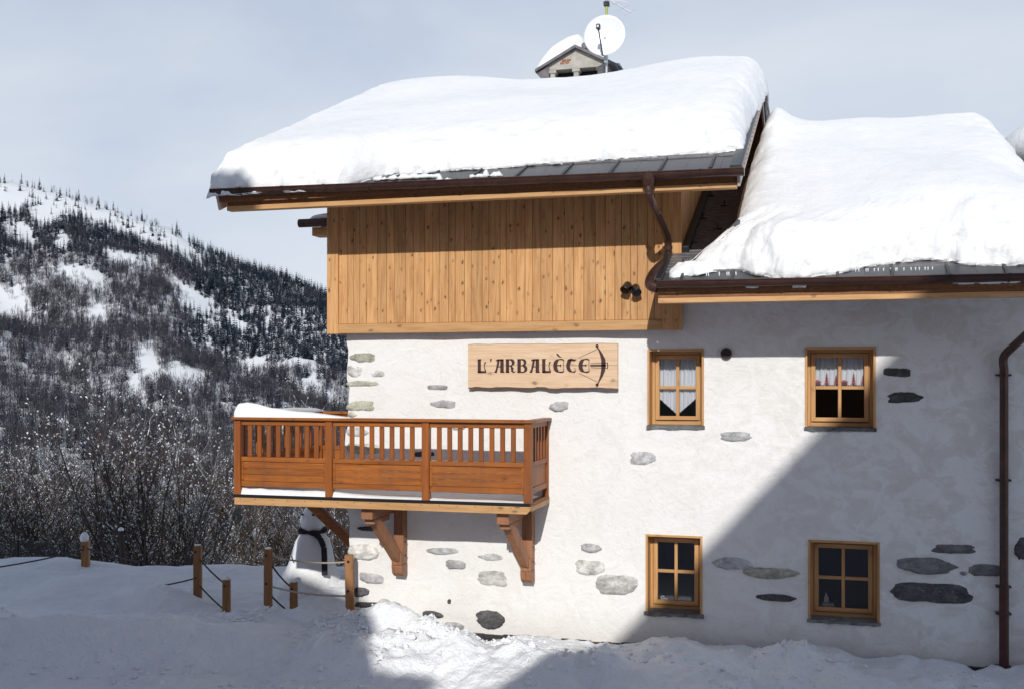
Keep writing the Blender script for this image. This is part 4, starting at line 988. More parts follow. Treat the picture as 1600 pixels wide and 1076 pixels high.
# snow on the deck (melting to the right)
xs_ = np.linspace(BX0+.08, BX1-.12, 130); ys_ = np.linspace(BF-.0, BB-.14, 60); X, Y = np.meshgrid(xs_, ys_, indexing='ij')
hh = np.interp(X, [-8, -6.6, -6.0, -5, -3.7], [.10, .085, .035, .018, .012]); lim = np.where(X > -6.85, WY-.04, 99); 
gap = np.where(X > -6.1, np.clip(np.abs(((Y-BF) % .127)-.0635)/.0635, 0, 1)**6, 0)
Z = DZ+hh*(1+.5*fbm(X/.3, Y/.3, 5, 3))*sstep(BF-.01, BF+.05, Y)-gap*.03+.0
Y2 = np.minimum(Y, lim)
nx, ny = X.shape; I = np.arange(nx*ny).reshape(nx, ny)
F = np.stack([I[:-1, :-1], I[1:, :-1], I[1:, 1:], I[:-1, 1:]], -1).reshape(-1, 4)
Vd = np.stack([X, Y2, Z], -1).reshape(-1, 3); keep = ~((Vd[F][:, :, 0].min(1) > -6.87) & (Vd[F][:, :, 1].min(1) > WY-.06)); F = F[keep]
tag(npobj('deck_snow', Vd, F, M['snow_smooth']), 'snow covering the balcony floor, patchy towards the right', 'snow')
mb = MB(); mb.blob((-7.45, 16.75, 6.32), (.75, .40, .10), 18, 8, .03); tag(obj('eave_snow', mb, M['snow'], None, True), 'small pad of snow on the short rear eave left of the timber storey', 'snow')

# ================================================================== THINGS ON THE CHALET
# sign
sg = thing('wooden_sign', 'pale wooden board sign with dark gothic lettering and a crossbow emblem', 'sign', (-3.74, 14.95, 3.85))
def zp(a, b):       # sign drawing coordinates -> world x, z
    return (-4.825+(a-83)*(2.165/(1412-83)), 4.155-(b-95)*(.628/(505-95)))
for (za, zb_, edge) in ((95, 288, 1), (291, 505, 0)):
    n = 40; top = []; bot = []
    for i in range(n+1):
        a = 83+(1412-83)*i/n; wob = 6*float(fbm(i*.35, 4, 3, 2))
        top.append(zp(a, (za+wob) if edge else za)); bot.append(zp(a, zb_ if edge else (zb_-14+wob*2.2)))
    mb = MB(); mb.prism(top+bot[::-1], 'y', 14.905, 14.945); obj('plank', mb, M['sign_wood'], sg)
    line = top if edge else bot
    mb = MB(); k = .016 if not edge else .006
    mb.prism([(p[0], p[1]+(.001 if edge else -.001)) for p in line]+[(p[0], p[1]+(k if edge else -k*(1+.3*math.sin(i*.9)))) for i, p in enumerate(line)][::-1], 'y', 14.909, 14.975); obj('bark_edge', mb, M['bark'], sg)
for a in (200, 1300):
    x, z = zp(a, 290); mb = MB(); mb.box(x-.03, x+.03, 14.946, 15.02, z-.2, z+.2); obj('batten', mb, M['bark'], sg)
LY = 14.9045
def stroke(mb, pts, ws):
    P = [Vector(zp(*p)) for p in pts]; k = 2.165/(1412-83); n = len(P); Lf = []; Rt = []
    for i in range(n):
        d = (P[min(i+1, n-1)]-P[max(i-1, 0)]).normalized(); nn = Vector((-d.y, d.x)); w = (ws[i] if isinstance(ws, (list, tuple)) else ws)*1.14*k/2
        Lf.append(P[i]+nn*w); Rt.append(P[i]-nn*w)
    y0, y1 = LY, LY-.0045
    V = [(p.x, y, p.y) for y in (y1, y0) for p in Lf+Rt]
    Fs = []
    for i in range(n-1):
        Fs += [(i, i+1, n+i+1, n+i), (i, 2*n+i, 2*n+i+1, i+1), (n+i, n+i+1, 3*n+i+1, 3*n+i)]
    mb.add(V, Fs)
def circ(mb, c, r, n=14): stroke(mb, [(c[0]-r*math.cos(math.pi*i/8), c[1]) for i in range(9)], [max(.5, 2*r*math.sin(math.pi*i/8)) for i in range(9)])
def arc(cx, cy, rx, ry, a0, a1, n=14): return [(cx+rx*math.cos(R(a0+(a1-a0)*i/n)), cy-ry*math.sin(R(a0+(a1-a0)*i/n))) for i in range(n+1)]
def letter(fn, off=0):
    mb = MB(); fn(mb, off); obj('letter', mb, M['letter'], sg)
T0, B0 = 230, 354
def gL(mb, o):
    stroke(mb, [(o+19, T0), (o+19, B0)], 25); stroke(mb, [(o+4, T0+4), (o+38, T0+2)], 7); stroke(mb, [(o+4, B0-4), (o+40, B0-6), (o+82, B0-6)], [9, 17, 14])
    stroke(mb, [(o+78, B0-6), (o+68, B0-40), (o+66, B0-70), (o+72, B0-92), (o+82, B0-96)], [10, 6, 6, 11, 5])
def gA(mb, o):
    stroke(mb, [(o+64, T0), (o+64, B0)], 27); stroke(mb, [(o+8, T0+16), (o+24, T0+7), (o+76, T0+5)], [6, 12, 10]); stroke(mb, [(o+34, T0+6), (o+26, T0+50), (o+16, T0+95), (o+2, B0-4)], [18, 16, 14, 9])
    stroke(mb, [(o+26, T0+70), (o+54, T0+70)], 7); stroke(mb, [(o-6, B0-5), (o+14, B0-3), (o+22, B0-20)], [7, 9, 4]); stroke(mb, [(o+50, B0-4), (o+88, B0-4)], 7)
def gR(mb, o):
    stroke(mb, [(o+18, T0), (o+18, B0)], 26); stroke(mb, [(o+2, T0+4), (o+44, T0+4)], 8); stroke(mb, [(o+2, B0-4), (o+36, B0-4)], 7)
    stroke(mb, arc(o+40, T0+32, 30, 28, 90, -90), [8, 12, 16, 19, 22, 23, 23, 23, 22, 19, 15, 11, 8, 6, 5]); stroke(mb, [(o+30, T0+60), (o+50, T0+64), (o+62, T0+86), (o+60, B0-14), (o+74, B0-2), (o+90, B0-12)], [6, 12, 22, 16, 11, 4])
def gB(mb, o):
    stroke(mb, [(o+19, T0), (o+19, B0)], 27); stroke(mb, [(o+3, T0+4), (o+50, T0+4)], 8); stroke(mb, [(o+3, B0-4), (o+50, B0-4)], 8)
    stroke(mb, arc(o+44, T0+31, 28, 27, 90, -90), [8, 12, 15, 18, 20, 21, 21, 21, 20, 18, 15, 11, 8, 6, 5]); stroke(mb, arc(o+46, T0+91, 34, 31, 90, -90), [6, 12, 16, 20, 22, 23, 23, 23, 22, 20, 17, 13, 9, 8, 8]); stroke(mb, [(o+26, T0+60), (o+50, T0+60)], 6)
def gE(mb, o):
    stroke(mb, arc(o+50, T0+62, 38, 56, 95, 265, 20), [6, 10, 15, 20, 24, 27, 29, 30, 30, 30, 30, 30, 30, 30, 29, 27, 24, 20, 15, 10, 6]); stroke(mb, [(o+44, T0+5), (o+70, T0+3), (o+90, T0+12)], [8, 10, 8])
    stroke(mb, [(o+44, B0-5), (o+72, B0-3), (o+90, B0-12)], [9, 12, 8]); stroke(mb, [(o+24, T0+60), (o+62, T0+60)], 9); stroke(mb, [(o+88, T0+8), (o+84, T0+60), (o+88, B0-8)], [4, 3.5, 4]); stroke(mb, [(o+60, T0+48), (o+60, T0+72)], 6)
def gT(mb, o):
    stroke(mb, arc(o+52, T0+64, 40, 54, 95, 265, 20), [6, 10, 14, 19, 23, 26, 28, 29, 29, 29, 29, 29, 28, 27, 26, 24, 22, 18, 14, 10, 6]); stroke(mb, [(o+4, T0+26), (o+14, T0+10), (o+40, T0+5), (o+66, T0+14), (o+84, T0+6)], [4, 12, 16, 16, 5])
    stroke(mb, [(o+50, B0-6), (o+66, B0-4), (o+78, B0-14)], [10, 11, 6]); stroke(mb, [(o+76, B0-16), (o+70, T0+80)], [4, 3])
letter(gL, 168); mb = MB(); stroke(mb, [(292, 226), (294, 240), (286, 254)], [15, 11, 3]); obj('apostrophe', mb, M['letter'], sg)
letter(gA, 330); letter(gR, 426); letter(gB, 530); letter(gA, 648); letter(gL, 750); letter(gE, 858); letter(gT, 972); letter(gE, 1080)
mb = MB(); stroke(mb, [(884, 182), (898, 200), (912, 212), (926, 214)], [10, 13, 8, 3]); obj('accent', mb, M['letter'], sg)
mb = MB(); circ(mb, (1236, 116), 13)
stroke(mb, [(1234, 122), (1250, 145), (1272, 190), (1290, 240), (1292, 290), (1288, 335), (1274, 385), (1254, 430), (1240, 462)], [8, 10, 20, 32, 34, 30, 20, 10, 8])
circ(mb, (1236, 466), 13); stroke(mb, [(1178, 291), (1312, 291)], 13); stroke(mb, [(1180, 273), (1326, 268)], 3.5); stroke(mb, [(1180, 309), (1326, 314)], 3.5); stroke(mb, [(1324, 262), (1328, 290), (1324, 320)], [5, 8, 5])
stroke(mb, [(1242, 142), (1076, 222)], 2.4); stroke(mb, [(1240, 440), (1076, 358)], 2.4); obj('crossbow_emblem', mb, M['letter'], sg)

# twin spotlight
c = at(987, 452, y=14.75)
sp = thing('twin_spotlight', 'small black twin spotlight on the timber cladding under the eave', 'lamp', (c.x, BY, c.z))
mb = MB(); mb.box(c.x-.03, c.x+.04, BY-.05, BY+.01, c.z-.03, c.z+.04, .008); obj('mount', mb, M['black'], sp)
for s, dz in ((-1, .025), (1, -.01)):
    p = Vector((c.x+s*.065, BY-.10, c.z+dz)); d = Vector((s*.25, -.75, -.60)).normalized()
    h = MB(); h.tube([p-d*.075, p-d*.06, p+d*.07, p+d*.075], [.035, .056, .062, .066], 16); hd = obj('lamp_head', h, M['black'], sp, True)
    h = MB(); h.tube([p+d*.066, p+d*.0765], .050, 16); obj('lens', h, M['glass'], hd)

# chimney behind the ridge
cy = 20.3
chm = bpy.data.objects.new('chimney', None); col.objects.link(chm); chm.parent = mroof; chm.location = Vector((-4.42, cy+.5, 8.4))-wloc(mroof)
mb = MB(); mb.box(-4.98, -3.86, cy+.02, cy+1.15, 8.0, 9.30, .02)
for x in (-4.88, -4.42, -3.96): 
    mb.box(x-.05, x+.05, cy, cy+.14, 9.28, 9.52, .015); mb.box(x-.07, x+.07, cy+1.0, cy+1.15, 9.28, 9.52, .015); mb.box(x-.075, x+.075, cy-.02, cy+.16, 9.47, 9.535, .01)
mb.prism([(-5.02, 9.54), (-3.82, 9.54), (-3.82, 9.61), (-4.42, 9.90), (-5.02, 9.61)], 'y', cy, cy+1.17); obj('chimney_body', mb, M['plaster'], chm) if False else None
tmp = obj('stack', mb, M['plaster'], chm)
mb = MB(); mb.box(-4.9, -3.94, cy+.25, cy+.9, 9.25, 9.53, .01); obj('flue', mb, M['black'], chm)
for (x, z) in ((-4.69, 9.66), (-4.59, 9.665), (-4.65, 9.705), (-4.56, 9.71)):
    mb = MB(); mb.box(x-.04, x+.04, cy-.012, cy+.03, z-.02, z+.018, .004); obj('brick', mb, M['brick'], chm)
for sgn, xe in ((-1, -5.20), (1, -3.64)):
    mb = MB(); mb.prism([(-4.42, 9.965), (-4.42, 9.91), (xe, 9.50), (xe, 9.555)], 'y', cy-.10, cy+1.30); obj('cap_slab', mb, M['slate'], chm)
mb = MB()
for xe in (-5.17,): mb.prism([(-5.2, 9.50), (-5.0, 9.28), (-4.94, 9.28), (-4.94, 9.60)], 'y', cy-.04, cy+1.2)
obj('cap_side', mb, M['slate'], chm)
mb = MB(); mb.box(-4.30, -4.18, cy-.08, cy+.3, 9.86, 10.0, .03); obj('cap_stone', mb, M['slate'], chm)
# snow cap
xs_ = np.linspace(0, 1, 40); ys_ = np.linspace(0, 1, 26); A, B = np.meshgrid(xs_, ys_, indexing='ij')
X = -5.20+A*1.62; Yc = cy-.06+B*1.36; roofz = 9.56+.40*np.clip(1-np.abs(X+4.42)/.78, 0, 1)
pro = (1-np.abs(2*A-1)**5)**.5*(1-np.abs(2*B-1)**5)**.5; fr = sstep(-4.15, -3.75, X)*.25
H = np.interp(X, [-5.2, -4.9, -4.6, -4.3, -4.0, -3.6], [.30, .38, .36, .26, .14, .06])*sstep(.0, .35, B+.25*(X < -4.3)); Z = roofz+H*pro
V = np.stack([X, Yc, Z], -1).reshape(-1, 3); I = np.arange(A.size).reshape(A.shape)
F = np.stack([I[:-1, :-1], I[1:, :-1], I[1:, 1:], I[:-1, 1:]], -1).reshape(-1, 4)
tag(npobj('chimney_snow', V, F, M['snow_smooth']), 'rounded cap of snow on the little chimney roof', 'snow')

# satellite dish and aerial on one mast
dc = at(945, 57, y=19.25)
mast = thing('aerial_mast', 'thin steel mast with a rooftop aerial beside the chimney', 'aerial', (dc.x+.02, 19.42, 8.6))
mx_ = dc.x-.0
mb = MB(); mb.tube([(mx_, 19.42, 8.5), (mx_, 19.42, 10.62)], .022, 10); obj('pole', mb, M['galv'], mast)
mb = MB(); mb.tube([(mx_, 19.42, 10.20), (mx_, 19.42, 10.34)], .026, 10); obj('tape_band', mb, M['green_band'], mast)
mb = MB(); mb.box(mx_-.05, mx_+.05, 19.37, 19.47, 10.36, 10.44, .01); obj('clamp', mb, M['black_metal'], mast)
mb = MB(); b0 = Vector((mx_-.33, 19.05, 10.62)); b1 = Vector((mx_+.38, 19.75, 10.33)); mb.tube([b0, b1], .012, 8)
for k in range(7):
    p = b0.lerp(b1, k/6); mb.tube([p+Vector((-.16, .16, 0)), p+Vector((.16, -.16, 0))], .006, 6)
for k in (0, 1):
    mb.tube([Vector((mx_+.05, 19.2, 10.50-.10*k)), Vector((mx_+.42, 19.1, 10.36-.06*k))], .007, 6)
obj('aerial_rods', mb, M['dish'], mast)
dsh = thing('satellite_dish', 'round white satellite dish with a black receiver arm beside the chimney', 'satellite dish', (dc.x, 19.3, dc.z))
ax = Vector((.02, -1, .10)).normalized(); rt = Vector((1, 0, 0)); rt = (rt-ax*rt.dot(ax)).normalized(); upv = rt.cross(ax)*-1
if upv.z < 0: upv = -upv
mb = MB(); n = 40; V = []; rings = 8; RD = .375
for side in (0, 1):
    for i in range(rings+1):
        r_ = RD*i/rings
        for k in range(n):
            q = 2*math.pi*k/n; V.append(Vector((dc.x, 19.30, dc.z))+rt*(r_*math.cos(q))+upv*(r_*1.0*math.sin(q))+ax*(.09*(i/rings)**2-side*.012))
m_ = (rings+1)*n; Fs = []
for i in range(rings):
    for k in range(n): a = i*n+k; b = i*n+(k+1) % n; Fs += [(a, b, b+n, a+n), (a+m_, a+n+m_, b+n+m_, b+m_)]
for k in range(n): a = rings*n+k; b = rings*n+(k+1) % n; Fs.append((a, b, b+m_, a+m_))
mb.add(V, Fs); obj('reflector', mb, M['dish'], dsh, True)
C0 = Vector((dc.x-.01, 19.25, dc.z))
mb = MB(); lnb = C0+ax*.42+Vector((-.035, 0, -.0)); mb.tube([C0-upv*.36, C0-upv*.40+ax*.12, lnb-Vector((0, 0, .02))], .012, 8); obj('arm', mb, M['black_metal'], dsh)
mb = MB(); mb.box(lnb.x-.035, lnb.x+.035, lnb.y-.05, lnb.y+.05, lnb.z-.045, lnb.z+.045, .012); obj('receiver', mb, M['black'], dsh)
mb = MB(); mb.box(lnb.x-.018, lnb.x+.018, lnb.y-.054, lnb.y-.05, lnb.z-.02, lnb.z+.02, .001); obj('receiver_window', mb, M['galv'], dsh)
mb = MB(); mb.tube([C0-ax*.05, C0-ax*.12+Vector((0, 0, -.05)), (mx_, 19.42, dc.z-.08)], .03, 8); mb.box(dc.x-.03, dc.x+.03, 19.3, 19.42, dc.z-.45, dc.z-.30, .01); obj('bracket', mb, M['galv'], dsh)

# neighbouring stone house at the far right edge
nb = thing('neighbouring_house', 'dark stone house edge with snow-heaped roof at the far right behind the lower roof', 'house', (5.5, 20, 0))
mb = MB(); mb.box(3.12, 8.5, 18.0, 24, -.3, 7.0, .05); obj('wall', mb, M['stone_d'], nb)
mb = MB(); mb.prism([(17.9, 6.9), (24.2, 6.9), (24.2, 7.0), (21, 7.6), (17.9, 7.0)], 'x', 3.5, 8.6); obj('roof', mb, M['slate'], nb)
mb = MB(); mb.blob((6.0, 20.3, 7.45), (3.05, 2.6, 1.05), 40, 20, .006); tag(obj('roof_snow', mb, M['snow'], None, True), 'snow dome on the dark stone neighbouring roof at the right edge', 'snow')

# ================================================================== FENCE POSTS, ROPES
def post(u, vtop, vbot, y, w, label, cap=0, tilt=0, group='wooden rope fence posts'):
    p = at(u, vbot, y=y); q = at(u, vtop, y=y); h = q.z-p.z; gzv = gz(p.x, p.y); base = min(p.z, gzv)-.35
    t = thing('fence_post', label, 'post', (p.x, p.y, base), group)
    mb = MB(); M4 = Matrix.Translation((p.x, p.y, (base+q.z)/2)) @ Matrix.Rotation(tilt, 4, 'Y') @ Matrix.Rotation(R(20), 4, 'Z')
    mb.box(-w/2, w/2, -w/2, w/2, -(q.z-base)/2, (q.z-base)/2, .008, 0, M4); obj('shaft', mb, M['post_wood'], t)
    for z in (q.z-.09, q.z-.52):
        if z > p.z+.05: mb = MB(); mb.tube([(p.x, p.y-w*.62, z), (p.x, p.y+w*.62, z)], .017, 10); obj('rope_eye', mb, M['black_metal'], t)
    if cap:
        mb = MB(); mb.blob((p.x-.03*(cap > .1), p.y, q.z+cap*.36), (w*.62 if cap > .1 else w*.45, w*.6 if cap > .1 else w*.45, cap*.62), 14, 8, .04); tag(obj('snow_cap', mb, M['snow_smooth'], t, True))
    return Vector((p.x, p.y, q.z)), p
y_of = {134: 17.0, 309: 15.9, 354: 15.35, 419: 15.1, 459: 15.4, 547: 14.78}
P134 = post(134, 845, 903, y_of[134], .13, 'leftmost wooden fence post with a round lump of snow on top', .17)
P309 = post(309, 852, 933, y_of[309], .125, 'tall wooden fence post standing in a snow heap, second from the left', .03)
P354 = post(354, 905, 963, y_of[354], .115, 'short wooden post just right of the tall post in the snow heap', .06)
P419 = post(419, 857, 962, y_of[419], .12, 'tall wooden fence post with its top in the sun, middle of the path edge', .03)
P459 = post(459, 909, 964, y_of[459], .115, 'short wooden post in front of the snowman', .03)
P547 = post(547, 866, 980, y_of[547], .125, 'rightmost wooden fence post, sunlit, against the corner of the white wall', 0, R(-1.5))
def rope(a, b, sag, r, m, label, n=16):
    a, b = Vector(a), Vector(b); mb = MB(); mb.tube([a.lerp(b, i/n)-Vector((0, 0, sag*4*(i/n)*(1-i/n))) for i in range(n+1)], r, 7); tag(obj('rope', mb, m), label, 'rope', 'ropes between the fence posts')
def hk(P, dz): return P[0]-Vector((0, 0, dz))
rope(hk(P419, .09), hk(P547, .10), .06, .013, M['rope'], 'upper pale rope slung from the middle tall post to the house corner post')
rope(hk(P419, .56), hk(P547, .60), .05, .013, M['rope'], 'lower pale rope from the middle tall post to the house corner post')
rope(hk(P419, .16), hk(P459, .10), .05, .013, M['rope_dark'], 'dark rope falling from the middle tall post to the short post by the snowman, upper')
rope(hk(P419, .66), hk(P459, .50), .03, .013, M['rope_dark'], 'dark rope falling from the middle tall post to the short post by the snowman, lower')
rope(hk(P309, .18), hk(P354, .08), .03, .013, M['rope_dark'], 'dark rope sloping from the left tall post down to the short post beside it, upper')
rope(hk(P309, .62), hk(P354, .50), .02, .013, M['rope_dark'], 'dark rope sloping from the left tall post down to the short post beside it, lower')
q = at(254, 914, y=16.15); rope(hk(P309, .52), q, .01, .013, M['rope_dark'], 'short dark rope running from the tall post into the snow mound on its left')
rope(hk(P134, .14), at(-60, 893, y=14.2), .04, .013, M['rope_dark'], 'long dark rope sagging from the snow-capped post out of the left edge')
rope(hk(P134, .12), at(218, 877, y=15.9), .02, .013, M['rope_dark'], 'dark rope sagging over the snow right of the snow-capped post')
# chain link fence at the far left edge of the field
cf = thing('chain_link_fence', 'low dark chain-link fence half buried in snow at the left edge of the field', 'fence', (-15, 18.3, 0))
for (u, vt) in ((28, 842), (100, 846), (-60, 838)):
    q = at(u, vt, y=18.3); mb = MB(); mb.tube([(q.x, 18.3, q.z), (q.x, 18.3, -.6)], .028, 8); obj('fence_stake', mb, M['black_metal'], cf)
a = at(-90, 864, y=18.3); b = at(104, 868, y=18.3); mb = MB()
for k in range(70):
    x = a.x+(b.x-a.x)*k/69
    for s in (-1, 1): mb.beam((x, 18.3, .0), (x+s*.42, 18.3, .44), .006, .006, .001, up=(0, 1, 0))
tag(obj('wire_mesh', mb, M['black_metal'], cf), kind='stuff')
q = at(189, 828, y=20.2); q2 = at(194, 872, y=20.2); st = thing('leaning_stake', 'dark leaning stake topped with snow at the edge of the trees', 'stake', (q2.x, 20.2, q2.z-.3))
mb = MB(); mb.tube([(q.x, 20.2, q.z), (q2.x, 20.2, q2.z-.3)], .05, 8); obj('shaft', mb, M['twig'], st)
mb = MB(); mb.blob((q.x, 20.2, q.z+.02), (.06, .06, .05), 10, 6, .05); obj('snow_cap', mb, M['snow_smooth'], st, True)

# ================================================================== SNOWMAN
smx, smy = at(487, 850, y=16.9).x, 16.9
sm = thing('snowman', 'snowman in a long dark scarf standing in the shade under the balcony', 'snowman', (smx, smy, .1))
zb0 = .05; prof = [(0, .60), (.10, .60), (.30, .50), (.50, .41), (.72, .345), (.90, .29), (1.0, .22), (1.06, .175), (1.12, .19), (1.22, .215), (1.32, .20), (1.40, .15), (1.46, .10), (1.53, .075), (1.60, .06), (1.63, .0)]
mb = MB(); n = 30; V = []
for i, (z, r_) in enumerate(prof):
    for k in range(n):
        q = 2*math.pi*k/n; rr2 = r_*(1+.30*float(fbm(math.cos(q)*1.3+3, math.sin(q)*1.3+z*2.5, 9, 3))); V.append((smx+rr2*math.cos(q)-.05*(z > 1.0)*0, smy+rr2*math.sin(q), zb0+z*.99))
mb.add(V, [(i*n+k, i*n+(k+1) % n, (i+1)*n+(k+1) % n, (i+1)*n+k) for i in range(len(prof)-1) for k in range(n)]); obj('body', mb, M['snow'], sm, True)
hz = zb0+1.05
mb = MB(); mb.tube([(smx+.215*math.cos(q)*1.0, smy+.215*math.sin(q), hz+.015*math.sin(q*2)) for q in [R(-200+20*k) for k in range(19)]], [.040+.016*math.sin(k*1.9) for k in range(19)], 8)
scf = [(smx+.14, smy-.17, hz-.01), (smx+.25, smy-.19, hz-.10), (smx+.33, smy-.22, hz-.24), (smx+.37, smy-.28, hz-.45), (smx+.40, smy-.34, hz-.68)]
for p, q in zip(scf[:-1], scf[1:]): mb.beam(p, q, .10, .03, .01, up=(0, 1, .2))
obj('scarf', mb, M['scarf'], sm)
mb = MB(); mb.tube([(smx-.28, smy-.20, .86), (smx-.22, smy-.34, .74), (smx-.12, smy-.42, .62)], [.007, .009, .007], 6); mb.tube([(smx-.22, smy-.33, .75), (smx-.24, smy-.38, .84)], .006, 5); obj('twig_arm', mb, M['twig'], sm)
for s in (-.09, .11):
    mb = MB(); mb.blob((smx+s, smy-.17, zb0+1.34), (.028, .02, .02), 8, 5); obj('eye', mb, M['black'], sm)

# ================================================================== TREES
def seg_tubes(segs, sides=3):
    """segs: (p0, p1, r0, r1) -> arrays of a thin 3-sided prism each, one edge up"""
    S = np.array([[*a, *b, r0, r1] for a, b, r0, r1 in segs]); p0 = S[:, :3]; p1 = S[:, 3:6]; r0 = S[:, 6:7]; r1 = S[:, 7:8]
    d = p1-p0; d /= np.linalg.norm(d, axis=1, keepdims=True)+1e-9
    up = np.tile([0, 0, 1.0], (len(S), 1)); vert = np.abs(d[:, 2]) > .95; up[vert] = [1, 0, 0]
    sx = np.cross(d, up); sx /= np.linalg.norm(sx, axis=1, keepdims=True)+1e-9; sy = np.cross(sx, d)
    V = []
    for p, r in ((p0, r0), (p1, r1)):
        for k in range(3):
            q = math.radians(30+120*k); V.append(p+(sx*math.cos(q)+sy*math.sin(q))*r)
    V = np.stack(V, 1).reshape(-1, 3); o = np.arange(len(S))[:, None]*6
    F = np.concatenate([o+np.array([a, b, b+3, a+3]) for a, b in ((0, 1), (1, 2), (2, 0))])
    return V, F[:, ::-1]
def bare_tree_mesh(seed, h, stems, depth, spread, kids, name):
    rnd = random.Random(seed); trunk = []; twig = []; snow = []
    def grow(p, d, l, r, lev):
        n = 4 if lev <= 1 else 3; q = p
        for i in range(n):
            d2 = (d+Vector((rnd.gauss(0, .13), rnd.gauss(0, .13), rnd.gauss(.03, .08)))).normalized(); q2 = q+d2*l/n; ra_ = r*(1-.6*i/n); rb_ = r*(1-.6*(i+1)/n)
            (trunk if lev <= 1 else twig).append((tuple(q), tuple(q2), ra_, rb_))
            if abs(d2.z) < .80 and rnd.random() < .15 and 1 <= lev <= depth:
                snow.append((q.lerp(q2, .5)+Vector((0, 0, ra_)), d2, rnd.uniform(.04, .13), rnd.uniform(.014, .034)))
            if lev < depth:
                m = kids[min(lev, len(kids)-1)]
                c = int(m) + (rnd.random() < m-int(m))
                for k in range(c):
                    a = rnd.uniform(0, 2*math.pi); s = Vector((math.cos(a), math.sin(a), rnd.uniform(.1, .7)))
                    nd = (d2*(1-spread)+s*spread).normalized(); f = (i+rnd.random())/n
                    if lev == 0 and i == 0: continue
                    grow(q.lerp(q2, rnd.random()), nd, l*rnd.uniform(.38, .62)*(1-.35*f*(lev == 0)), ra_*.55, lev+1)
            q = q2; d = d2
    for s in range(stems):
        a = rnd.uniform(0, 2*math.pi); t = .0 if stems == 1 else rnd.uniform(.1, .5)
        grow(Vector((math.cos(a)*.15*(stems > 1), math.sin(a)*.15*(stems > 1), -.4)), Vector((math.cos(a)*t, math.sin(a)*t, 1)).normalized(), h*rnd.uniform(.8, 1.0), h*.0105*(1 if stems == 1 else .7), 0)
    out = {}
    for nm, sg_, mt in (('trunk', trunk, M['bark_near']), ('crown', twig, M['twigs'])):
        V, F = seg_tubes(sg_); o = npobj(name+nm, V, F, mt, None, False); out[nm] = o.data; bpy.data.objects.remove(o)
    mb = MB()
    for c, d, l, r in snow:
        a = c-d*l*.5; b = c+d*l*.5; s = d.cross(Vector((0, 0, 1))).normalized(); u = Vector((0, 0, 1))
        m2 = (a+b)/2+Vector((0, 0, r*.5))
        V = [a, b, m2+s*r, m2-s*r, m2+u*r*.8, m2-u*r*.5]; mb.add(V, [(0, 2, 4), (2, 1, 4), (1, 3, 4), (3, 0, 4), (2, 0, 5), (1, 2, 5), (3, 1, 5), (0, 3, 5)])
    o = obj(name+'snow', mb, M['snow_smooth'], None, True); out['snow_load'] = o.data; bpy.data.objects.remove(o)
    return out
def conifer_arrays(seed, h, r, tiers, per, frond=3, droop=.35):
    """whorls of drooping fronds; each frond a small kite with folded edges"""
    rn = np.random.default_rng(seed); V = []; F = []
    for i in range(tiers):
        f = i/(tiers-1); z = h*(.10+.88*f); R_ = r*(1-f)**.85*rn.uniform(.85, 1.12)+r*.05; n = max(4, int(per*(1-.55*f))); a0 = rn.uniform(0, 6.28)
        for k in range(n):
            a = a0+2*math.pi*(k+rn.uniform(-.3, .3))/n; L_ = R_*rn.uniform(.7, 1.15); w = L_*rn.uniform(.32, .5)+.02*h; dr = droop*L_+h*.02; zz = z+rn.uniform(-.02, .02)*h
            ca, sa = math.cos(a), math.sin(a)
            def pt(x, y, dz): return (x*ca-y*sa, x*sa+y*ca, zz+dz)
            if frond == 1:
                o = len(V); V += [pt(0, 0, .04*h/ tiers), pt(L_*.6, w*.5, -dr*.75), pt(L_, 0, -dr), pt(L_*.6, -w*.5, -dr*.75)]; F += [(o, o+1, o+2, o+3)]
            else:
                for j in range(frond):       # frond broken into overlapping spray kites, getting smaller outward
                    u0 = j/frond*.8; u1 = u0+.5; ww = w*(1-.45*u0)*rn.uniform(.75, 1.2); tw = rn.uniform(-.12, .12)*L_
                    o = len(V); e0 = -dr*u0**1.5; e1 = -dr*u1**1.3-rn.uniform(0, .04)*L_
                    V += [pt(L_*u0, 0, e0+.02*L_), pt(L_*(u0+.28), ww*.5+tw, e1-.05*L_), pt(L_*u1*.93, tw, e1), pt(L_*(u0+.28), -ww*.5+tw, e1-.05*L_)]; F += [(o, o+1, o+2, o+3)]
    return np.array(V), np.array(F)
def conifer_mesh(seed, h, r, tiers, per, name):
    V, F = conifer_arrays(seed, h, r, tiers, per, 4, .5); o = npobj(name+'crown', V, F, M['needles'], None, False); cr = o.data; bpy.data.objects.remove(o)
    mb = MB(); mb.tube([(0, 0, -.5), (0, 0, h*.5), (0, 0, h*.98)], [h*.016, h*.010, h*.002], 6); o = obj(name+'trunk', mb, M['bark_near']); tr = o.data; bpy.data.objects.remove(o)
    return {'trunk': tr, 'crown': cr}
def place_tree(parts, kind, x, y, z, s, rz, label, cat, group, skip=()):
    t = thing(kind, label, cat, (x, y, z), group); t.scale = (s, s, s); t.rotation_euler = (0, 0, rz)
    for nm, me in parts.items():
        if nm in skip: continue
        o = bpy.data.objects.new(nm, me); col.objects.link(o); o.parent = t
        if nm == 'snow_load': o['kind'] = 'stuff'
    return t
shrubs = [bare_tree_mesh(100+i, 5.2, 6, 3, .52, [1.5, 1.9, 1.5], 'bush') for i in range(4)]
btrees = [bare_tree_mesh(200+i, 10, 1, 3, .55, [4.0, 1.7, 1.3], 'bare') for i in range(5)]
btrees_s = [bare_tree_mesh(300+i, 10, 1, 2, .5, [5.0, 2.3], 'thin') for i in range(3)]
cons = [conifer_mesh(400+i, 12, 2.4+.3*i, 26, 15, 'con') for i in range(4)]
cons_s = [conifer_mesh(450+i, 12, 2.3+.3*i, 15, 10, 'cons') for i in range(3)]
def hz1(x, y): return float(hill(np.array([x]), np.array([y]))[0])
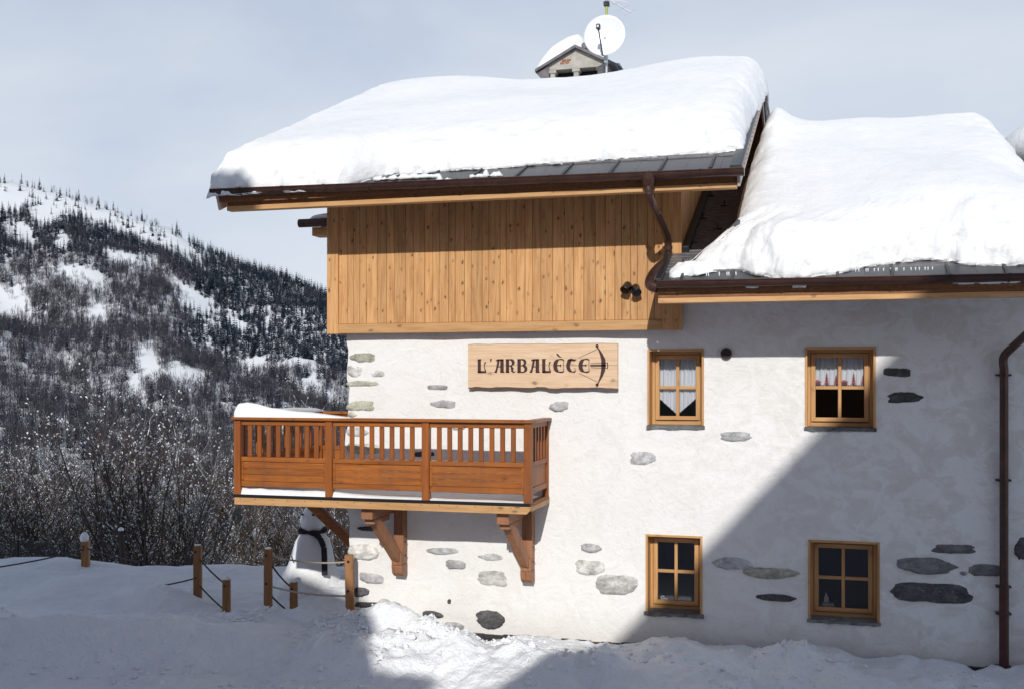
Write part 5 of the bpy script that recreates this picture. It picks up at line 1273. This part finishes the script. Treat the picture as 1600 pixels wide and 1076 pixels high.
def pol(u, t): X_ = (u-800)/1708; return t*(-S_+X_*C_), t*(C_+X_*S_)
rt_ = random.Random(5)
def ground(x, y):
    return hz1(x, y)
# bushes straight behind the snow field
for k in range(84):
    u = rt_.uniform(-60, 330) if k < 66 else rt_.uniform(300, 620); t = rt_.uniform(26, 40) if k < 44 else rt_.uniform(38, 60)
    x, y = pol(u, t); s = rt_.uniform(.70, 1.05)*(1 if u < 300 else .62)
    place_tree(shrubs[k % 4], 'snowy_bush', x, y, ground(x, y), s, rt_.uniform(0, 6.28), 'tangled bare bush with snow-laden twigs behind the white field', 'bush', 'bare snowy bushes behind the field')
for k in range(260):
    u = rt_.uniform(-90, 640); t = 48*(300/48)**(rt_.random()**.9); x, y = pol(u, t); s = rt_.uniform(.75, 1.2)*(1.0 if t < 120 else 1.15)
    src = btrees[k % 5] if t < 120 else btrees_s[k % 3]
    place_tree(src, 'bare_tree', x, y, ground(x, y), s, rt_.uniform(0, 6.28), 'leafless brown tree dusted with snow on the slope below the field', 'tree', 'leafless trees on the near slope', () if t < 120 else ('snow_load',))
firlab = ['leftmost of the snow-laden firs near the house corner, a small one', 'second snow-laden fir from the left, slim and pale', 'snow-laden fir right below the left end of the balcony', 'snow-laden fir just right of the one below the balcony end', 'tallest and farthest of the snow-laden firs below the balcony', 'snow-laden fir directly left of the snowman\'s head', 'snow-laden fir right behind the snowman\'s head', 'rightmost snow-laden fir, glimpsed between snowman and house corner']
firn = sorted([345, 372, 318, 425, 455, 300, 505, 400])
for (u, t, s) in ((345, 60, .85), (372, 72, 1.0), (318, 85, .95), (425, 70, .85), (455, 64, .7), (300, 64, .6), (505, 75, .8), (400, 95, 1.1)):
    x, y = pol(u, t); place_tree(cons[int(u) % 4], 'snowy_fir', x, y, ground(x, y), s, rt_.uniform(0, 6.28), firlab[firn.index(u)], 'tree', 'snow-laden firs near the house corner')
for k in range(170):
    u = rt_.uniform(-90, 640); t = 130*(620/130)**(rt_.random()**.8); x, y = pol(u, t); s = rt_.uniform(.7, 1.35)
    place_tree(cons[k % 4] if t < 260 else cons_s[k % 3], 'snowy_fir', x, y, ground(x, y), s, rt_.uniform(0, 6.28), 'snow-dusted fir standing among bare trees in the valley', 'tree', 'firs scattered in the valley')

for k in range(46):
    u = rt_.uniform(-60, 560) if k < 16 else rt_.uniform(270, 570); t = rt_.uniform(58, 165); x, y = pol(u, t)
    place_tree(cons[k % 4], 'snowy_fir', x, y, ground(x, y), rt_.uniform(.55, 1.0), rt_.uniform(0, 6.28), 'snow-dusted fir standing among bare trees in the valley', 'tree', 'firs scattered in the valley')

# far forest as two masses
def project(x, y, z):
    t = -x*S_+y*C_; X_ = (x*C_+y*S_)/t; return 800+1708*X_, 588-(z-CAMZ)/t*1708, t
N = 110000
Xc = rng.uniform(-.56, -.09, N); tt = np.sqrt(rng.uniform(230**2, 2000**2, N)); x = tt*(-S_+Xc*C_); y = tt*(C_+Xc*S_); z = hill(x, y)
u, v, t_ = project(x, y, z)
r = np.hypot(x, y)
n1 = fbm(x/60, y/60, 71, 3); n2 = fbm(x/25, y/25, 81, 2)
# likelihood of conifers and of any tree, from where the woods stand on the slope
def blobmask(cx, cy_, rx, ry, rot=0):
    c, s = math.cos(R(rot)), math.sin(R(rot)); a = (u-cx)*c+(v-cy_)*s; b = -(u-cx)*s+(v-cy_)*c; return np.clip(1.35-np.sqrt((a/rx)**2+(b/ry)**2), 0, 1)
clear = np.zeros(N)
for c in ((195, 405, 50, 12, 6), (125, 432, 42, 17, 15), (15, 478, 32, 26, 20), (300, 470, 50, 16, 40), (262, 345, 75, 8, 27), (10, 310, 45, 22, 10), (70, 340, 26, 18, 0), (97, 378, 14, 14, 0), (150, 500, 26, 26, 0), (330, 545, 45, 10, 10), (230, 565, 20, 34, 0), (400, 570, 30, 14, 0), (290, 590, 30, 12, 0), (490, 600, 14, 8, 0), (470, 570, 40, 8, 0), (365, 500, 25, 8, 30), (30, 365, 30, 14, 20), (210, 610, 12, 20, 0)):
    clear = np.maximum(clear, blobmask(*c))
thin = sstep(34, 16, v-np.interp(u, [-100, 0, 100, 230, 300, 400], [275, 280, 310, 358, 390, 430]))*sstep(340, 290, u)      # open crest on the left
conz = np.clip(sstep(250, 330, u)*sstep(600, 520, v-.12*(u-300))*1.0+sstep(440, 380, v)*.75+.14, 0, 1)
edge_noise = n1*1.3
dens = np.clip(1.0-np.clip(clear*1.45+edge_noise*(clear > 0)-.12, 0, 1)-.93*thin, .02, 1)
area_keep = np.clip((r/1400), .25, 1)
pick = (rng.random(N) < dens*(.70+.30*(conz > .5))) & (np.abs(u-270) < 420)
is_con = rng.random(N) < np.clip(conz+n2*.5, 0, 1)
def scatter(idx, base_list, size_lo, size_hi, name, mt, label, wide=1.0):
    Vs, Fs, Ms = [], [], []; o = 0; which = rng.integers(0, len(base_list), len(idx))
    for b in range(len(base_list)):
        BV, BF_ = base_list[b]; ii = idx[which == b]
        if len(ii) == 0: continue
        s = rng.uniform(size_lo, size_hi, len(ii)); a = rng.uniform(0, 6.28, len(ii)); w = wide*rng.uniform(.8, 1.25, len(ii))
        c, sn = np.cos(a), np.sin(a)
        P = np.empty((len(ii), len(BV), 3)); P[:, :, 0] = (BV[None, :, 0]*c[:, None]-BV[None, :, 1]*sn[:, None])*(s*w)[:, None]+x[ii][:, None]; P[:, :, 1] = (BV[None, :, 0]*sn[:, None]+BV[None, :, 1]*c[:, None])*(s*w)[:, None]+y[ii][:, None]; P[:, :, 2] = BV[None, :, 2]*s[:, None]+z[ii][:, None]
        Vs.append(P.reshape(-1, 3)); Fs.append((BF_[None]+(np.arange(len(ii))*len(BV))[:, None, None]+o).reshape(-1, BF_.shape[1])); o += len(ii)*len(BV)
    return tag(npobj(name, np.concatenate(Vs), np.concatenate(Fs), mt, None, False), label, 'forest', kind='stuff')
cb = [conifer_arrays(500+i, 1, .17+.02*i, 8, 6, 1, .9) for i in range(4)]
def tuft(seed, n=34):
    rn = np.random.default_rng(seed); V = []; F = []
    for k in range(n):
        a = rn.uniform(0, 6.28); lean = rn.uniform(0, 1.0)**1.5; z0 = rn.uniform(0, .62); l = rn.uniform(.2, .5)*(1-.4*lean); w = rn.uniform(.005, .013)
        bb = rn.uniform(0, .2); a2 = rn.uniform(0, 6.28); bx, by = bb*math.cos(a2), bb*math.sin(a2); tx, ty = bx+lean*l*math.cos(a), by+lean*l*math.sin(a); q = rn.uniform(0, 3.14)
        o = len(V); V += [(bx-w*math.cos(q), by-w*math.sin(q), z0), (bx+w*math.cos(q), by+w*math.sin(q), z0), (tx, ty, z0+l)]; F.append((o, o+1, o+2))
    o = len(V); V += [(-.015, 0, -.05), (.015, 0, -.05), (0, .0, .6)]; F.append((o, o+1, o+2))
    return np.array(V), np.array(F)
tb_ = [tuft(600+i) for i in range(6)]
ci = np.nonzero(pick & is_con & (t_ > 480))[0][:14000]; bi = np.nonzero(pick & ~is_con & (t_ > 230))[0][:25000]
print('far conifers', len(ci), 'far bare', len(bi))
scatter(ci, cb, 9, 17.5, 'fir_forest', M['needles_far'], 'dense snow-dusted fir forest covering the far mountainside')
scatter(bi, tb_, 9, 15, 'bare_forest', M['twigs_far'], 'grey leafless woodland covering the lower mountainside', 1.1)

# ================================================================== HOUSES BEHIND THE CAMERA (their roofs shade the snow and the wall)
ha = thing('steep_gabled_house', 'tall steep-gabled house across the street behind the photographer', 'house', (5, -7, 2))
mb = MB(); mb.prism([(-1.1, 1.0), (11.1, 1.0), (11.1, 7.4), (6.7, 12.2), (3.3, 12.2), (-1.1, 7.4)], 'y', -1.9, -12); obj('wall', mb, M['dark_wood'], ha)
mb = MB(); mb.prism([(-2.05, 6.9), (-2.05, 7.15), (3.5, 13.2), (6.5, 13.2), (12.05, 7.15), (12.05, 6.9), (6.6, 12.55), (3.4, 12.55)], 'y', -1.5, -12.5); obj('roof', mb, M['slate'], ha)
hb = thing('snowy_annexed_house', 'flat-eaved snowy house with an added shade-casting lean-to behind the photographer on the left', 'house', (-14, -5, 2))
mb = MB(); mb.box(-24, -6.35, -10, -.3, 1.0, 12.9, .05); obj('wall', mb, M['dark_wood'], hb)
mb = MB(); mb.box(-25, -5.72, -11, 0, 12.9, 13.95, .3); obj('roof', mb, M['slate'], hb)
mb = MB(); mb.prism([(-6.34, 1.0), (-6.34, 9.2), (-5.7, 9.02), (-5.0, 8.7), (-4.6, 8.4), (-4.1, 7.8), (-3.6, 6.75), (-3.6, 1.0)], 'y', -8, 0); obj('shade_annex', mb, M['plaster'], hb)  # added lean-to, outline shaped to cast the low shadow at the wall corner
mb = MB(); mb.box(-3.35, -2.75, -2.2, -1.4, 1.0, 7.25, .03); mb.box(-3.45, -2.65, -2.3, -1.3, 7.25, 7.4, .03); obj('chimney', mb, M['brick'], hb)  # unseen chimney added to split the sunlit patch on the snow
